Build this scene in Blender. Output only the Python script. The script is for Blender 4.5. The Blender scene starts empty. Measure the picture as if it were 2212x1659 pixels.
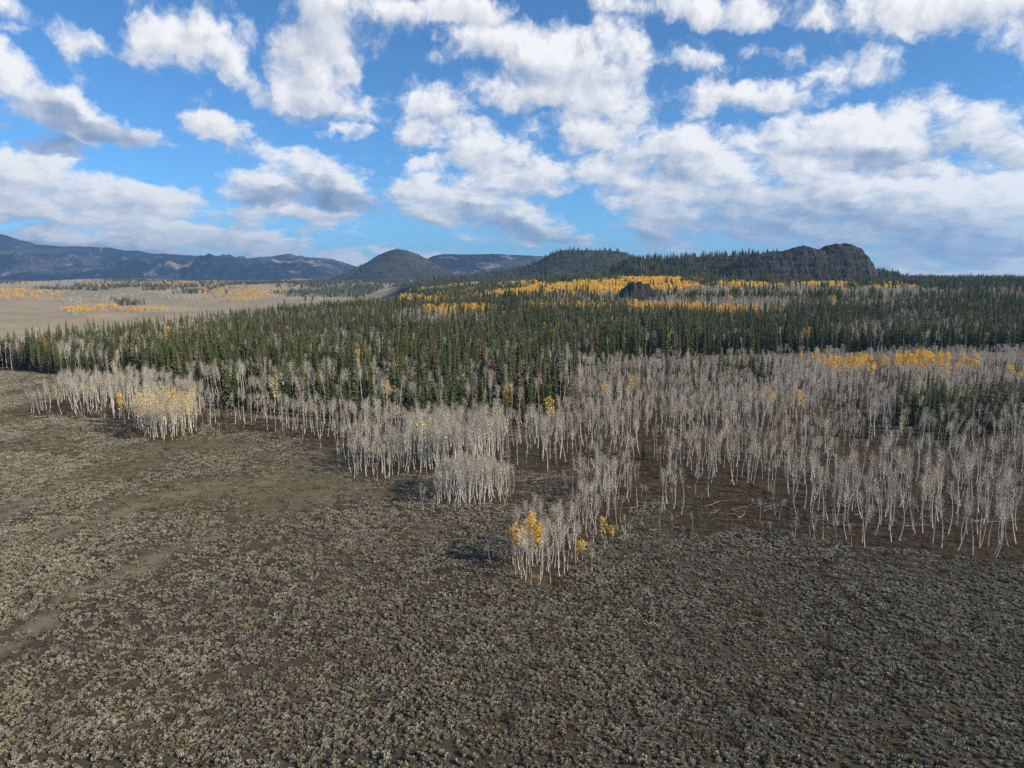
import bpy, math, random
import numpy as np
from mathutils import Vector

# ------------------------------------------------------------------ camera, sky, sun, exposure
scene = bpy.context.scene
CAM_H = 48.0
PITCH = 8.5                       # degrees below the horizon
FPX = 1534.0                      # focal length in the 2212 x 1659 pixel grid used for all photo coordinates
CX, CY = 1106.0, 829.5
SUN_EL, SUN_BACK = 28.0, 18.0     # sun to the right of the view, a little behind the camera
EXPOSURE = 0.45
SKY_STRENGTH = 0.10
SKY_TINT = (0.60, 0.97, 1.15)
SKY_DUST, SKY_OZONE = 0.1, 4.0
SUN_STRENGTH = 5.0

cam_d = bpy.data.cameras.new('camera')
cam = bpy.data.objects.new('camera', cam_d)
scene.collection.objects.link(cam)
cam.location = (0, 0, CAM_H)
cam.rotation_euler = (math.radians(90 - PITCH), 0, 0)
cam_d.sensor_width = 36.0
cam_d.lens = 36.0 * FPX / 2212.0
cam_d.clip_start = 0.5
cam_d.clip_end = 120000
scene.camera = cam

el, bk = math.radians(SUN_EL), math.radians(SUN_BACK)
SUN = Vector((math.cos(el) * math.cos(bk), -math.cos(el) * math.sin(bk), math.sin(el)))
sun_d = bpy.data.lights.new('sun', 'SUN')
sun_d.energy = SUN_STRENGTH
sun_d.angle = math.radians(0.53)
sun_d.color = (1.0, 0.865, 0.67)
sun_o = bpy.data.objects.new('sun', sun_d)
scene.collection.objects.link(sun_o)
sun_o.rotation_euler = SUN.to_track_quat('Z', 'Y').to_euler()
sun_o.location = (0, 0, 300)

scene.view_settings.view_transform = 'Standard'
scene.view_settings.look = 'None'
scene.view_settings.gamma = 1.0
scene.view_settings.use_curve_mapping = False
scene.view_settings.exposure = EXPOSURE
cy = scene.cycles
cy.max_bounces = 5
cy.diffuse_bounces = 3
cy.glossy_bounces = 1
cy.transmission_bounces = 3
cy.volume_bounces = 0
cy.transparent_max_bounces = 8
cy.use_denoising = False
cy.use_adaptive_sampling = True
cy.adaptive_threshold = 0.01
cy.sample_clamp_indirect = 4.0


def px_dir(u, v):
    """photo pixel -> world direction"""
    p = math.radians(PITCH)
    a, b = (u - CX) / FPX, -(v - CY) / FPX
    d = np.array([a, math.cos(p) + b * math.sin(p), -math.sin(p) + b * math.cos(p)])
    return d / np.linalg.norm(d)


def azel(u, v):
    d = px_dir(u, v)
    return math.atan2(d[0], d[1]), math.asin(d[2])


def project(x, y, z):
    p = math.radians(PITCH)
    zz = z - CAM_H
    dep = y * math.cos(p) - zz * math.sin(p)
    up = y * math.sin(p) + zz * math.cos(p)
    dep = np.where(dep < 1, 1e-3, dep)
    return CX + FPX * x / dep, CY - FPX * up / dep, dep


class NT:
    """tiny node-tree helper"""
    def __init__(self, tree):
        self.t = tree

    def n(self, typ, **kw):
        nd = self.t.nodes.new(typ)
        for k, v in kw.items():
            setattr(nd, k, v)
        return nd

    def link(self, a, b):
        self.t.links.new(a, b)

    def put(self, sock, v):
        if isinstance(v, bpy.types.NodeSocket):
            self.t.links.new(v, sock)
        elif v is not None:
            sock.default_value = v

    def math(self, op, a, b=None, c=None, clamp=False):
        nd = self.n('ShaderNodeMath', operation=op, use_clamp=clamp)
        self.put(nd.inputs[0], a)
        self.put(nd.inputs[1], b)
        self.put(nd.inputs[2], c)
        return nd.outputs[0]

    def vmath(self, op, a, b=None, scale=None):
        nd = self.n('ShaderNodeVectorMath', operation=op)
        self.put(nd.inputs[0], a)
        self.put(nd.inputs[1], b)
        if scale is not None:
            self.put(nd.inputs['Scale'], scale)
        return nd.outputs['Value'] if op in ('LENGTH', 'DOT_PRODUCT') else nd.outputs['Vector']

    def comb(self, x, y, z=0.0):
        nd = self.n('ShaderNodeCombineXYZ')
        for i, v in enumerate((x, y, z)):
            self.put(nd.inputs[i], v)
        return nd.outputs[0]

    def sep(self, v):
        nd = self.n('ShaderNodeSeparateXYZ')
        self.put(nd.inputs[0], v)
        return nd.outputs

    def noise(self, vec, scale, detail=4, rough=0.5, dist=0.0, dims='3D', color=False):
        nd = self.n('ShaderNodeTexNoise', noise_dimensions=dims)
        self.put(nd.inputs['Vector'], vec)
        nd.inputs['Scale'].default_value = scale
        nd.inputs['Detail'].default_value = detail
        nd.inputs['Roughness'].default_value = rough
        nd.inputs['Distortion'].default_value = dist
        return nd.outputs['Color'] if color else nd.outputs['Fac']

    def ramp(self, fac, a, b, lo=0.0, hi=1.0, smooth=True):
        nd = self.n('ShaderNodeMapRange', interpolation_type='SMOOTHSTEP' if smooth else 'LINEAR')
        self.put(nd.inputs['Value'], fac)
        self.put(nd.inputs['From Min'], a)
        self.put(nd.inputs['From Max'], b)
        self.put(nd.inputs['To Min'], lo)
        self.put(nd.inputs['To Max'], hi)
        return nd.outputs[0]

    def mix(self, fac, a, b, blend='MIX'):
        nd = self.n('ShaderNodeMix', data_type='RGBA', blend_type=blend)
        self.put(nd.inputs[0], fac)
        for s, v in ((nd.inputs[6], a), (nd.inputs[7], b)):
            if isinstance(v, tuple) and len(v) == 3:
                v = v + (1.0,)
            self.put(s, v)
        return nd.outputs[2]

    def attr(self, name):
        return self.n('ShaderNodeAttribute', attribute_name=name).outputs['Fac']


# ---- clouds: centre, radii and tilt of each cloud bank in photo pixels (tilt clockwise), weight
CLOUDS = [
    (30, 22, 70, 26, 10, .55), (190, 85, 85, 34, 6, .75), (30, 60, 50, 14, 0, .5),
    (30, 175, 110, 55, 32, 1.2), (110, 230, 150, 50, 22, 1.1), (200, 268, 130, 34, 12, .95), (70, 305, 90, 22, 15, .6),
    (468, 280, 64, 30, 10, .95), (400, 100, 120, 52, 4, 1.0), (500, 145, 120, 46, 38, .95), (560, 195, 70, 26, 25, .6),
    (690, 70, 140, 90, -10, .95), (680, 160, 75, 75, 0, .9), (668, 220, 58, 46, 0, 1.05), (760, 10, 140, 50, 0, .95),
    (1000, 8, 100, 36, 0, 1.0), (1090, 90, 110, 46, 10, 1.0), (1210, 130, 170, 62, 14, 1.15), (1335, 115, 70, 70, 0, .75),
    (1290, 205, 140, 50, 5, .95), (1140, 195, 110, 42, 0, .8), (1360, 235, 70, 40, 0, .8), (960, 120, 60, 20, 0, .5),
    (930, 235, 90, 36, -12, .8), (740, 292, 60, 16, 6, .8), (800, 255, 80, 36, 0, .65), (905, 290, 44, 34, 0, .85),
    (1045, 315, 110, 46, 10, 1.05), (1120, 380, 120, 48, 6, 1.05), (960, 352, 90, 20, 0, .75),
    (960, 430, 150, 56, 14, 1.0), (1090, 475, 130, 46, 12, 1.05), (1060, 515, 90, 18, 10, .7),
    (1300, 295, 130, 44, 8, 1.0), (1430, 330, 140, 62, 12, 1.1), (1560, 375, 160, 60, 8, 1.05), (1310, 375, 110, 44, 10, .9),
    (1600, 205, 150, 34, 2, .85), (1490, 140, 80, 24, 5, .6), (1850, 150, 100, 38, 0, .9), (1800, 195, 100, 26, -10, .8), (1680, 115, 70, 26, 10, .55),
    (1560, 18, 230, 36, 8, 1.0), (1780, 40, 110, 26, 5, .9), (2030, 18, 280, 44, 6, 1.05), (2000, 60, 40, 24, 20, .8), (2160, 45, 100, 34, 6, .7),
    (1880, 290, 230, 64, 4, 1.2), (2110, 325, 150, 34, 8, .95), (1690, 320, 100, 46, 0, .95), (2100, 275, 60, 16, 10, .5),
    (1830, 395, 280, 60, 10, 1.2), (2060, 440, 280, 88, 14, 1.25), (1690, 445, 240, 60, 6, 1.1), (1500, 425, 170, 56, 6, 1.05), (1380, 430, 90, 40, 0, .7),
    (1450, 490, 100, 46, 8, .95), (2010, 530, 290, 46, 8, 1.1), (2080, 585, 230, 26, 2, .8), (1560, 490, 50, 16, 0, .7), (1800, 500, 220, 40, 5, 1.1),
    (60, 385, 160, 52, 8, 1.15), (220, 425, 220, 50, 10, 1.1), (400, 430, 200, 34, 6, .95), (80, 460, 200, 40, 4, 1.0),
    (380, 490, 360, 32, 8, 1.15), (180, 535, 420, 36, 3, 1.15), (620, 545, 260, 20, 8, 1.0), (-150, 480, 220, 130, 5, 1.0),
    (330, 508, 440, 20, 7, 1.3), (720, 570, 260, 14, 3, .9), (2120, 588, 240, 22, 1, 1.2),
    (590, 405, 100, 40, 5, 1.05), (715, 395, 120, 50, 14, 1.1), (640, 462, 110, 28, 8, .9), (880, 545, 90, 12, 4, .7),
    (778, 494, 34, 12, 0, .65), (1240, 521, 56, 9, 2, .8), (2420, 420, 300, 120, 10, 1.0), (2420, 60, 260, 90, 0, .8),
]
SHADES = [   # grey undersides
    (200, 275, 140, 26, 10, .9), (70, 300, 110, 24, 14, .9), (725, 425, 120, 30, 10, .9), (600, 425, 80, 18, 8, .7),
    (1095, 485, 120, 28, 10, .75), (1690, 490, 320, 36, 3, .6), (2000, 526, 280, 30, 9, .6), (1430, 510, 80, 24, 4, .7),
    (230, 546, 380, 12, 4, .55), (20, 490, 100, 22, 5, .5), (600, 565, 260, 10, 5, .7), (1240, 521, 56, 9, 2, 1.0), (690, 60, 110, 60, 0, .35),
    (1600, 440, 200, 30, 4, .35), (1900, 470, 260, 40, 8, .45), (1420, 360, 110, 26, 8, .3), (1900, 330, 200, 22, 4, .4), (1160, 160, 140, 24, 6, .25),
]


def quad(item, dy=0.0):
    """cloud bank as a paraboloid w*(1-q/2.2) of (az, el): coefficients of (az^2, az*el, el^2) and (az, el, 1)"""
    u, v, rx, ry, rot, w = item
    a, e = azel(u, v)
    a2, _ = azel(u + 10, v)
    _, e3 = azel(u, v - 10)
    sx, sy = (a2 - a) / 10, (e3 - e) / 10
    e += dy * ry * sy
    th = -math.radians(rot)
    c, s = math.cos(th), math.sin(th)
    A = c * c / (rx * sx) ** 2 + s * s / (ry * sy) ** 2
    C = s * s / (rx * sx) ** 2 + c * c / (ry * sy) ** 2
    B = 2 * c * s * (1 / (rx * sx) ** 2 - 1 / (ry * sy) ** 2)
    k = w / 2.0
    q2 = (-k * A, -k * B, -k * C)
    q1 = (k * (2 * A * a + B * e), k * (2 * C * e + B * a), w - k * (A * a * a + B * a * e + C * e * e))
    reach = 1.45 * math.sqrt((rx * sx * c) ** 2 + (ry * sy * s) ** 2) + 0.06
    return q2, q1, a, reach


def build_world():
    w = bpy.data.worlds.new('World')
    scene.world = w
    w.use_nodes = True
    w.cycles.sampling_method = 'MANUAL'
    w.cycles.sample_map_resolution = 256
    t = w.node_tree
    t.nodes.clear()
    g = NT(t)
    out = g.n('ShaderNodeOutputWorld')
    sky = g.n('ShaderNodeTexSky', sky_type='NISHITA')
    sky.sun_disc = False
    sky.sun_elevation = math.radians(SUN_EL)
    sky.sun_rotation = math.radians(90 + SUN_BACK)
    sky.altitude = 2400
    sky.air_density = 1.0
    sky.dust_density = SKY_DUST
    sky.ozone_density = SKY_OZONE
    skyc = g.vmath('MULTIPLY', sky.outputs[0], tuple(SKY_STRENGTH * c for c in SKY_TINT))
    d = g.vmath('NORMALIZE', g.n('ShaderNodeTexCoord').outputs['Generated'])
    x, y, z = g.sep(d)
    az = g.math('ARCTAN2', x, y)
    e = g.math('ARCSINE', z)
    # perspective: the cloud deck gets smaller towards the horizon
    k = g.math('DIVIDE', 1.0, g.math('ADD', g.math('MAXIMUM', e, -0.02), 0.30))
    flat = g.comb(g.math('MULTIPLY', az, 2.3), g.math('MULTIPLY', k, -0.75), 0.0)
    w1 = g.vmath('SUBTRACT', g.noise(flat, 2.6, 2, 0.5, dims='2D', color=True), (0.5, 0.5, 0.5))
    w2 = g.vmath('SUBTRACT', g.noise(flat, 9.0, 4, 0.6, dims='2D', color=True), (0.5, 0.5, 0.5))
    flat2 = g.vmath('ADD', flat, g.vmath('SCALE', w2, scale=0.06))
    n1 = g.noise(flat2, 6.0, 9, 0.61, dims='2D')
    n2 = g.noise(g.vmath('ADD', flat2, (0.035, 0.03, 0)), 6.0, 4, 0.55, dims='2D')   # the same field a step towards the sun
    wv = g.vmath('ADD', g.vmath('MULTIPLY', w1, (0.07, 0.035, 0)), g.vmath('MULTIPLY', w2, (0.06, 0.035, 0)))
    wx, wy, _ = g.sep(wv)
    wa, we = g.math('ADD', az, wx), g.math('ADD', e, wy)
    v1 = g.comb(wa, we, 1.0)
    v2 = g.comb(g.math('MULTIPLY', wa, wa), g.math('MULTIPLY', wa, we), g.math('MULTIPLY', we, we))
    low = g.ramp(e, -0.01, 0.004)
    nz = g.math('MULTIPLY', g.math('SUBTRACT', n1, 0.5), 2.6)
    relief = g.math('MULTIPLY', g.math('SUBTRACT', n1, n2), 1.1)

    def field(items, dy=0.0, k=0.25):
        tot = 0.0
        for it in items:
            q2, q1, _, _ = quad(it, dy)
            f = g.math('ADD', g.vmath('DOT_PRODUCT', v2, q2), g.vmath('DOT_PRODUCT', v1, q1))
            tot = g.math('SMOOTH_MAX', tot, f, k)
        return tot

    def cloudy(cov, top, shade):
        dens = g.math('ADD', g.math('MINIMUM', cov, 1.1), nz)
        mask = g.math('MULTIPLY', g.ramp(dens, 0.10, 0.90), low)
        grad = g.math('MULTIPLY', g.math('SUBTRACT', cov, top), 0.5) if top is not None else 0.0
        light = g.math('ADD', g.math('SUBTRACT', g.math('ADD', 0.79, grad), g.math('MULTIPLY', shade, 0.62)), relief, clamp=True)
        col = g.n('ShaderNodeValToRGB')
        g.link(light, col.inputs[0])
        cr = col.color_ramp
        cr.elements[0].position = 0.0
        cr.elements[0].color = (0.14, 0.195, 0.32, 1)
        cr.elements[1].position = 1.0
        cr.elements[1].color = (0.76, 0.755, 0.745, 1)
        cr.elements.new(0.40).color = (0.32, 0.375, 0.475, 1)
        cr.elements.new(0.72).color = (0.55, 0.57, 0.605, 1)
        bg = g.n('ShaderNodeBackground')
        g.link(g.mix(g.math('MULTIPLY', mask, 0.97), skyc, col.outputs[0]), bg.inputs[0])
        return bg.outputs[0]

    def pick(fac, a, b):
        m = g.n('ShaderNodeMixShader')
        g.put(m.inputs[0], fac)
        g.link(a, m.inputs[1])
        g.link(b, m.inputs[2])
        return m.outputs[0]

    cuts = [-2.0, -0.45, -0.18, 0.06, 0.28, 0.48, 2.0]
    acc = None
    for i in range(len(cuts) - 1):
        def near(items):
            res = []
            for it in items:
                _, _, a, r = quad(it)
                if a + r > cuts[i] and a - r < cuts[i + 1]:
                    res.append(it)
            return res
        cl, shd = near(CLOUDS), near(SHADES)
        cov = field(cl)
        top = field([c for c in cl if c[3] > 20], -0.55)
        tile = cloudy(cov, top, field(shd, k=0.15))
        acc = tile if acc is None else pick(g.math('GREATER_THAN', az, cuts[i]), acc, tile)
    # outside the view broken cover goes on, thinned to lower the ambient light
    n0 = g.noise(flat, 1.5, 2, 0.5, dims='2D')
    rest = cloudy(g.ramp(n0, 0.47, 0.70, 0, 1.1), None, g.ramp(n0, 0.55, 0.8, 0, 0.5))
    infr = g.math('MULTIPLY', g.ramp(g.math('ABSOLUTE', az), 0.78, 0.95, 1, 0), g.ramp(e, 0.40, 0.55, 1, 0))
    g.link(pick(infr, rest, acc), out.inputs[0])


build_world()

# ------------------------------------------------------------------ helpers
col = scene.collection
PROTO = bpy.data.collections.new('prototypes')       # sources of scattered vegetation; never linked to the scene


def tag(o, label=None, cat=None, group=None, kind=None):
    if label: o['label'] = label
    if cat: o['category'] = cat
    if group: o['group'] = group
    if kind: o['kind'] = kind
    return o


def mesh_from(name, verts, faces, mats=(), mat_idx=None, smooth=False):
    me = bpy.data.meshes.new(name)
    me.from_pydata([tuple(map(float, v)) for v in verts] if not isinstance(verts, np.ndarray) else verts.tolist(), [], faces)
    for m in mats:
        me.materials.append(m)
    if mat_idx is not None:
        me.polygons.foreach_set('material_index', np.asarray(mat_idx, dtype=np.int32))
    if smooth:
        me.polygons.foreach_set('use_smooth', np.ones(len(me.polygons), dtype=bool))
    me.update()
    return me


def grid_mesh(name, X, Y, Z, mat, smooth=True):
    """height field given as 2-D arrays"""
    ny, nx = X.shape
    verts = np.stack([X, Y, Z], -1).reshape(-1, 3)
    i = np.arange(ny - 1)[:, None] * nx + np.arange(nx - 1)[None, :]
    quads = np.stack([i, i + 1, i + nx + 1, i + nx], -1).reshape(-1, 4)
    me = bpy.data.meshes.new(name)
    me.vertices.add(len(verts))
    me.vertices.foreach_set('co', verts.astype(np.float32).ravel())
    me.loops.add(quads.size)
    me.loops.foreach_set('vertex_index', quads.astype(np.int32).ravel())
    me.polygons.add(len(quads))
    me.polygons.foreach_set('loop_start', np.arange(0, quads.size, 4, dtype=np.int32))
    me.polygons.foreach_set('use_smooth', np.full(len(quads), smooth))
    me.materials.append(mat)
    me.update(calc_edges=True)
    me.validate()
    return me


def link(name, me, parent=None):
    o = bpy.data.objects.new(name, me)
    col.objects.link(o)
    if parent is not None:
        o.parent = parent
    return o


def add_attr(me, name, vals):
    a = me.attributes.new(name, 'FLOAT', 'POINT')
    a.data.foreach_set('value', np.asarray(vals, dtype=np.float32).ravel())


# noise on the plane
def _tab(seed):
    return np.random.RandomState(seed).rand(256, 256)


_T = {}


def vnoise(x, y, seed=0):
    if seed not in _T:
        _T[seed] = _tab(seed)
    T = _T[seed]
    x = np.asarray(x, float)
    y = np.asarray(y, float)
    xi, yi = np.floor(x).astype(int), np.floor(y).astype(int)
    fx, fy = x - xi, y - yi
    fx, fy = fx * fx * fx * (fx * (6 * fx - 15) + 10), fy * fy * fy * (fy * (6 * fy - 15) + 10)
    a, b = T[xi & 255, yi & 255], T[(xi + 1) & 255, yi & 255]
    c, d = T[xi & 255, (yi + 1) & 255], T[(xi + 1) & 255, (yi + 1) & 255]
    return (a * (1 - fx) + b * fx) * (1 - fy) + (c * (1 - fx) + d * fx) * fy


def fbm(x, y, seed=0, octs=4, gain=0.5):
    t, amp, tot = 0, 1.0, 0
    for o in range(octs):
        t = t + amp * (vnoise(x * 2 ** o + 17.3 * o, y * 2 ** o - 9.1 * o, seed + o) - 0.5)
        tot += amp
        amp *= gain
    return t / tot * 2


def ridged(x, y, seed=0, octs=4, gain=0.5):
    t, amp, tot = 0, 1.0, 0
    for o in range(octs):
        t = t + amp * (1 - np.abs(2 * vnoise(x * 2 ** o + 7.7 * o, y * 2 ** o + 3.1 * o, seed + o) - 1))
        tot += amp
        amp *= gain
    return t / tot


def sstep(a, b, x):
    t = np.clip((x - a) / (b - a), 0, 1)
    return t * t * (3 - 2 * t)


# ------------------------------------------------------------------ terrain
def edge_s(x, y):
    """metres left of the plateau's western rim"""
    return np.interp(y, [0, 430, 490, 670, 1090, 2000, 5000], [-360, -305, -318, -298, -198, -270, -700]) - x


def ground_h(x, y):
    x = np.asarray(x, float)
    y = np.asarray(y, float)
    s = edge_s(x, y)
    r = np.hypot(x, y)
    drop = -48 * sstep(-15, 230, s) * (1 - sstep(1500, 5200, y))
    rise = 30 * sstep(440, 1220, y) * sstep(30, -330, s)
    far = 26 * sstep(1500, 4200, y) * (1 - sstep(30, -330, s))
    roll = 24 * fbm(x / 420, y / 300, 11, 3) * sstep(120, 500, s) * (1 - sstep(5000, 8000, r))
    roll2 = 9 * np.exp(-(((x - 190) / 190) ** 2 + ((y - 1330) / 190) ** 2)) + 5 * fbm(x / 300, y / 260, 21, 3) * sstep(520, 1300, y)
    micro = 0.5 * fbm(x / 32, y / 32, 31, 2) + 0.9 * fbm(x / 90, y / 90, 35, 2)
    return drop + rise + far + roll + roll2 + micro * sstep(5, 60, r)


def prof(pts, D):
    """skyline in photo pixels at distance D -> x, z arrays"""
    xs, zs = [], []
    for u, v in pts:
        d = px_dir(u, v)
        xs.append(d[0] / d[1] * D)
        zs.append(CAM_H + d[2] / d[1] * D)
    return np.array(xs), np.array(zs)


class Hill:
    def __init__(self, pts, D, wf, wb, pf=1.2, pb=1.2, amp=0.0, lam=300.0, seed=1, floor=-5.0, spur=0.0, noise=None):
        self.xs, self.zs = prof(pts, D)
        self.D, self.wf, self.wb, self.pf, self.pb = D, wf, wb, pf, pb
        self.amp, self.lam, self.seed, self.floor, self.spur, self.noise = amp, lam, seed, floor, spur, noise

    def h(self, x, y):
        x = np.asarray(x, float)
        y = np.asarray(y, float)
        wob = self.spur * (fbm(x / (self.lam * 2.2), 0 * x, self.seed + 40, 2))
        q = (y - self.D) / np.where(y < self.D, self.wf * (1 + wob), self.wb)
        a = np.clip(1 - np.abs(q), 0, 1)
        # slopes that start level at the ridge and run out at the foot
        sh = np.where(q < 0, np.interp(a, [0, .45, .62, .78, 1], [0, .36, .80, .93, 1]) if self.noise else a ** self.pf, a ** self.pb)
        pz = np.interp(x, self.xs, self.zs, left=self.floor, right=self.floor)
        z = self.floor + (pz - self.floor) * sh
        if self.amp:
            up = np.clip((z - self.floor) / 60.0, 0, 1) * np.clip(1.02 - sh, 0, 1) ** 0.6
            z = z + self.amp * up * (ridged(x / self.lam, y / self.lam * 0.55, self.seed, 5, 0.55) - 0.55)
        if self.noise:
            z = self.noise(self, x, y, z, sh)
        return z


def butte_rock(self, x, y, z, sh):
    up = np.clip((z - self.floor - 12) / 30.0, 0, 1)
    rough = ridged(x / 46, y / 60, 71, 5, 0.6) - 0.55
    butt = ridged(x / 26, y / 140, 77, 4, 0.55) - 0.55
    z = z + up * (ridged(x / 13, y / 17, 79, 3, .6) - .55) * 5
    z = z + up * (rough * 9 + butt * 13) * np.clip(1.12 - sh ** 3, 0, 1)
    # ledges
    st = 13.0
    f = z / st + 0.35 * fbm(x / 70, y / 70, 75, 3)
    led = (np.floor(f) + sstep(0.25, 0.8, f - np.floor(f))) * st - 0.35 * st * fbm(x / 70, y / 70, 75, 3)
    cap = up * np.clip(1.15 - sh ** 3, 0, 1)
    return z * (1 - 0.5 * cap) + led * 0.5 * cap


butte = Hill([(1520, 612), (1555, 590), (1585, 566), (1620, 555), (1645, 549), (1665, 545), (1695, 542), (1718, 535), (1735, 531), (1752, 535), (1768, 539),
              (1782, 532), (1800, 528), (1826, 526), (1843, 530), (1851, 541), (1858, 562), (1868, 582), (1895, 602), (1940, 612)],
             1430, 150, 160, 0.75, 1.0, 0, seed=70, floor=8, noise=butte_rock)
wood_hill = Hill([(1240, 608), (1305, 598), (1332, 582), (1348, 568), (1380, 561), (1440, 560), (1500, 556), (1560, 553), (1600, 552), (1640, 552), (1680, 552),
                  (1740, 560), (1850, 580), (1950, 600)], 1640, 190, 400, 0.85, 1.0, 10, 120, 80, floor=12)
mid_hill = Hill([(900, 606), (1000, 598), (1080, 588), (1130, 578), (1165, 563), (1190, 548), (1215, 540), (1250, 540), (1310, 541), (1345, 544), (1362, 551),
                 (1390, 566), (1430, 580), (1520, 596), (1650, 606)], 2750, 420, 700, 0.85, 1.0, 30, 260, 90, floor=20, spur=0.2)
cone_hill = Hill([(690, 612), (730, 602), (760, 588), (790, 569), (815, 552), (840, 541), (858, 537), (880, 541), (905, 550), (940, 569), (965, 585), (1000, 600), (1040, 612)],
                 5200, 900, 900, 0.95, 1.1, 70, 420, 100, floor=10, spur=0.15)
mesa = Hill([(820, 610), (880, 585), (915, 563), (935, 553), (960, 549), (1000, 550), (1060, 548), (1120, 550), (1170, 553), (1215, 556), (1300, 566), (1400, 590)],
            7600, 1100, 1500, 0.8, 1.0, 120, 700, 110, floor=0, spur=0.25)
range_hill = Hill([(-900, 530), (-500, 505), (-200, 500), (-60, 498), (0, 503), (18, 508), (40, 518), (62, 520), (78, 527), (110, 529), (150, 531), (200, 533), (217, 534), (228, 541),
                   (246, 546), (262, 543), (300, 548), (340, 551), (370, 549), (400, 552), (440, 556), (500, 557), (540, 557), (585, 553), (612, 550), (627, 546),
                   (640, 551), (690, 556), (720, 561), (745, 567), (768, 575), (800, 588), (850, 600), (900, 612)],
                  11200, 2600, 2500, 0.85, 1.0, 900, 1350, 120, floor=0, spur=0.45)
foot_hill = Hill([(300, 612), (380, 600), (430, 585), (470, 573), (500, 570), (540, 578), (580, 574), (620, 566), (660, 569), (700, 575), (740, 588), (800, 604), (850, 612)],
                 9200, 1100, 900, 0.9, 1.0, 380, 900, 130, floor=0, spur=0.3)
left_foot = Hill([(-700, 540), (-300, 535), (-100, 540), (0, 548), (60, 556), (120, 560), (180, 572), (240, 576), (300, 588), (380, 597), (460, 604), (520, 612)],
                 8800, 1400, 1200, 0.9, 1.0, 420, 1100, 140, floor=0, spur=0.3)
def stands(h, x, y, by):
    q = h.h(x, y)
    return (q > h.floor + 0.6) & (q > ground_h(x, y) + by)


HILLS = [butte, wood_hill, mid_hill, cone_hill]


def total_h(x, y):
    z = ground_h(x, y)
    for h in HILLS:
        q = h.h(x, y)
        z = np.where(q > h.floor + 0.6, np.maximum(z, q), z)
    return z


# ------------------------------------------------------------------ materials
def new_mat(name):
    m = bpy.data.materials.new(name)
    m.use_nodes = True
    m.node_tree.nodes.clear()
    g = NT(m.node_tree)
    return m, g, g.n('ShaderNodeOutputMaterial')


def diffuse_out(g, out, color, rough=0.9, bump=None, spec=0.1):
    b = g.n('ShaderNodeBsdfPrincipled')
    g.put(b.inputs['Base Color'], color)
    b.inputs['Roughness'].default_value = rough
    b.inputs['Specular IOR Level'].default_value = spec
    if bump is not None:
        bn = g.n('ShaderNodeBump')
        bn.inputs['Strength'].default_value = bump[1]
        bn.inputs['Distance'].default_value = bump[2]
        g.put(bn.inputs['Height'], bump[0])
        g.link(bn.outputs[0], b.inputs['Normal'])
    g.link(b.outputs[0], out.inputs[0])
    return b


def rnd(g):
    return g.n('ShaderNodeObjectInfo').outputs['Random']


def pos(g):
    return g.n('ShaderNodeNewGeometry').outputs['Position']


def leaf_mat(name, stops, transl=0.3, jitter=0.35, scale=0.7):
    """leaf or needle colour: stops over the per-plant random value, varied a little within the crown"""
    m, g, out = new_mat(name)
    cr = g.n('ShaderNodeValToRGB')
    el_ = cr.color_ramp.elements
    while len(el_) > 1:
        el_.remove(el_[-1])
    el_[0].position = stops[0][0]
    el_[0].color = stops[0][1] + (1,)
    for p, c in stops[1:]:
        el_.new(p).color = c + (1,)
    g.link(rnd(g), cr.inputs[0])
    v = g.ramp(g.noise(pos(g), scale, 2, 0.6), 0.3, 0.7, 1 - jitter, 1 + jitter, smooth=False)
    c = g.vmath('SCALE', cr.outputs[0], scale=v)
    d = g.n('ShaderNodeBsdfDiffuse')
    g.link(c, d.inputs[0])
    if transl:
        t = g.n('ShaderNodeBsdfTranslucent')
        g.link(c, t.inputs[0])
        mx = g.n('ShaderNodeMixShader')
        mx.inputs[0].default_value = transl
        g.link(d.outputs[0], mx.inputs[1])
        g.link(t.outputs[0], mx.inputs[2])
        g.link(mx.outputs[0], out.inputs[0])
    else:
        g.link(d.outputs[0], out.inputs[0])
    return m


def bark_mat(name, light, dark, mark=0.60, scale=(3, 3, 1.2)):
    m, g, out = new_mat(name)
    p = g.n('ShaderNodeTexCoord').outputs['Object']
    n = g.noise(g.vmath('MULTIPLY', p, scale), 1.0, 4, 0.65)
    big = g.ramp(rnd(g), 0, 1, 0.72, 1.08, smooth=False)
    c = g.mix(g.ramp(n, mark - 0.08, mark + 0.08), light, dark)
    diffuse_out(g, out, g.vmath('SCALE', c, scale=big), 0.85)
    return m


M = {}
M['aspen_bark'] = bark_mat('aspen_bark', (0.70, 0.665, 0.59), (0.15, 0.135, 0.115))
M['log_bark'] = bark_mat('weathered_log', (0.36, 0.345, 0.32), (0.13, 0.12, 0.105), 0.5, (1, 4, 4))
M['spruce_bark'] = bark_mat('spruce_bark', (0.16, 0.13, 0.105), (0.07, 0.055, 0.045))
M['twig'] = leaf_mat('aspen_twigs', [(0.0, (0.32, 0.285, 0.225)), (0.45, (0.395, 0.355, 0.285)), (0.85, (0.46, 0.415, 0.34)), (1.0, (0.43, 0.35, 0.245))], 0.15, 0.2)
M['yellow'] = leaf_mat('golden_aspen_leaves', [(0.0, (0.78, 0.58, 0.15)), (0.4, (0.84, 0.60, 0.11)), (0.75, (0.86, 0.57, 0.09)), (0.97, (0.84, 0.52, 0.09)), (1.0, (0.76, 0.40, 0.07))], 0.4, 0.3, 0.5)
M['paleyellow'] = leaf_mat('fading_aspen_leaves', [(0.0, (0.66, 0.56, 0.34)), (0.5, (0.70, 0.56, 0.29)), (1.0, (0.74, 0.56, 0.22))], 0.3, 0.3, 0.5)
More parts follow.
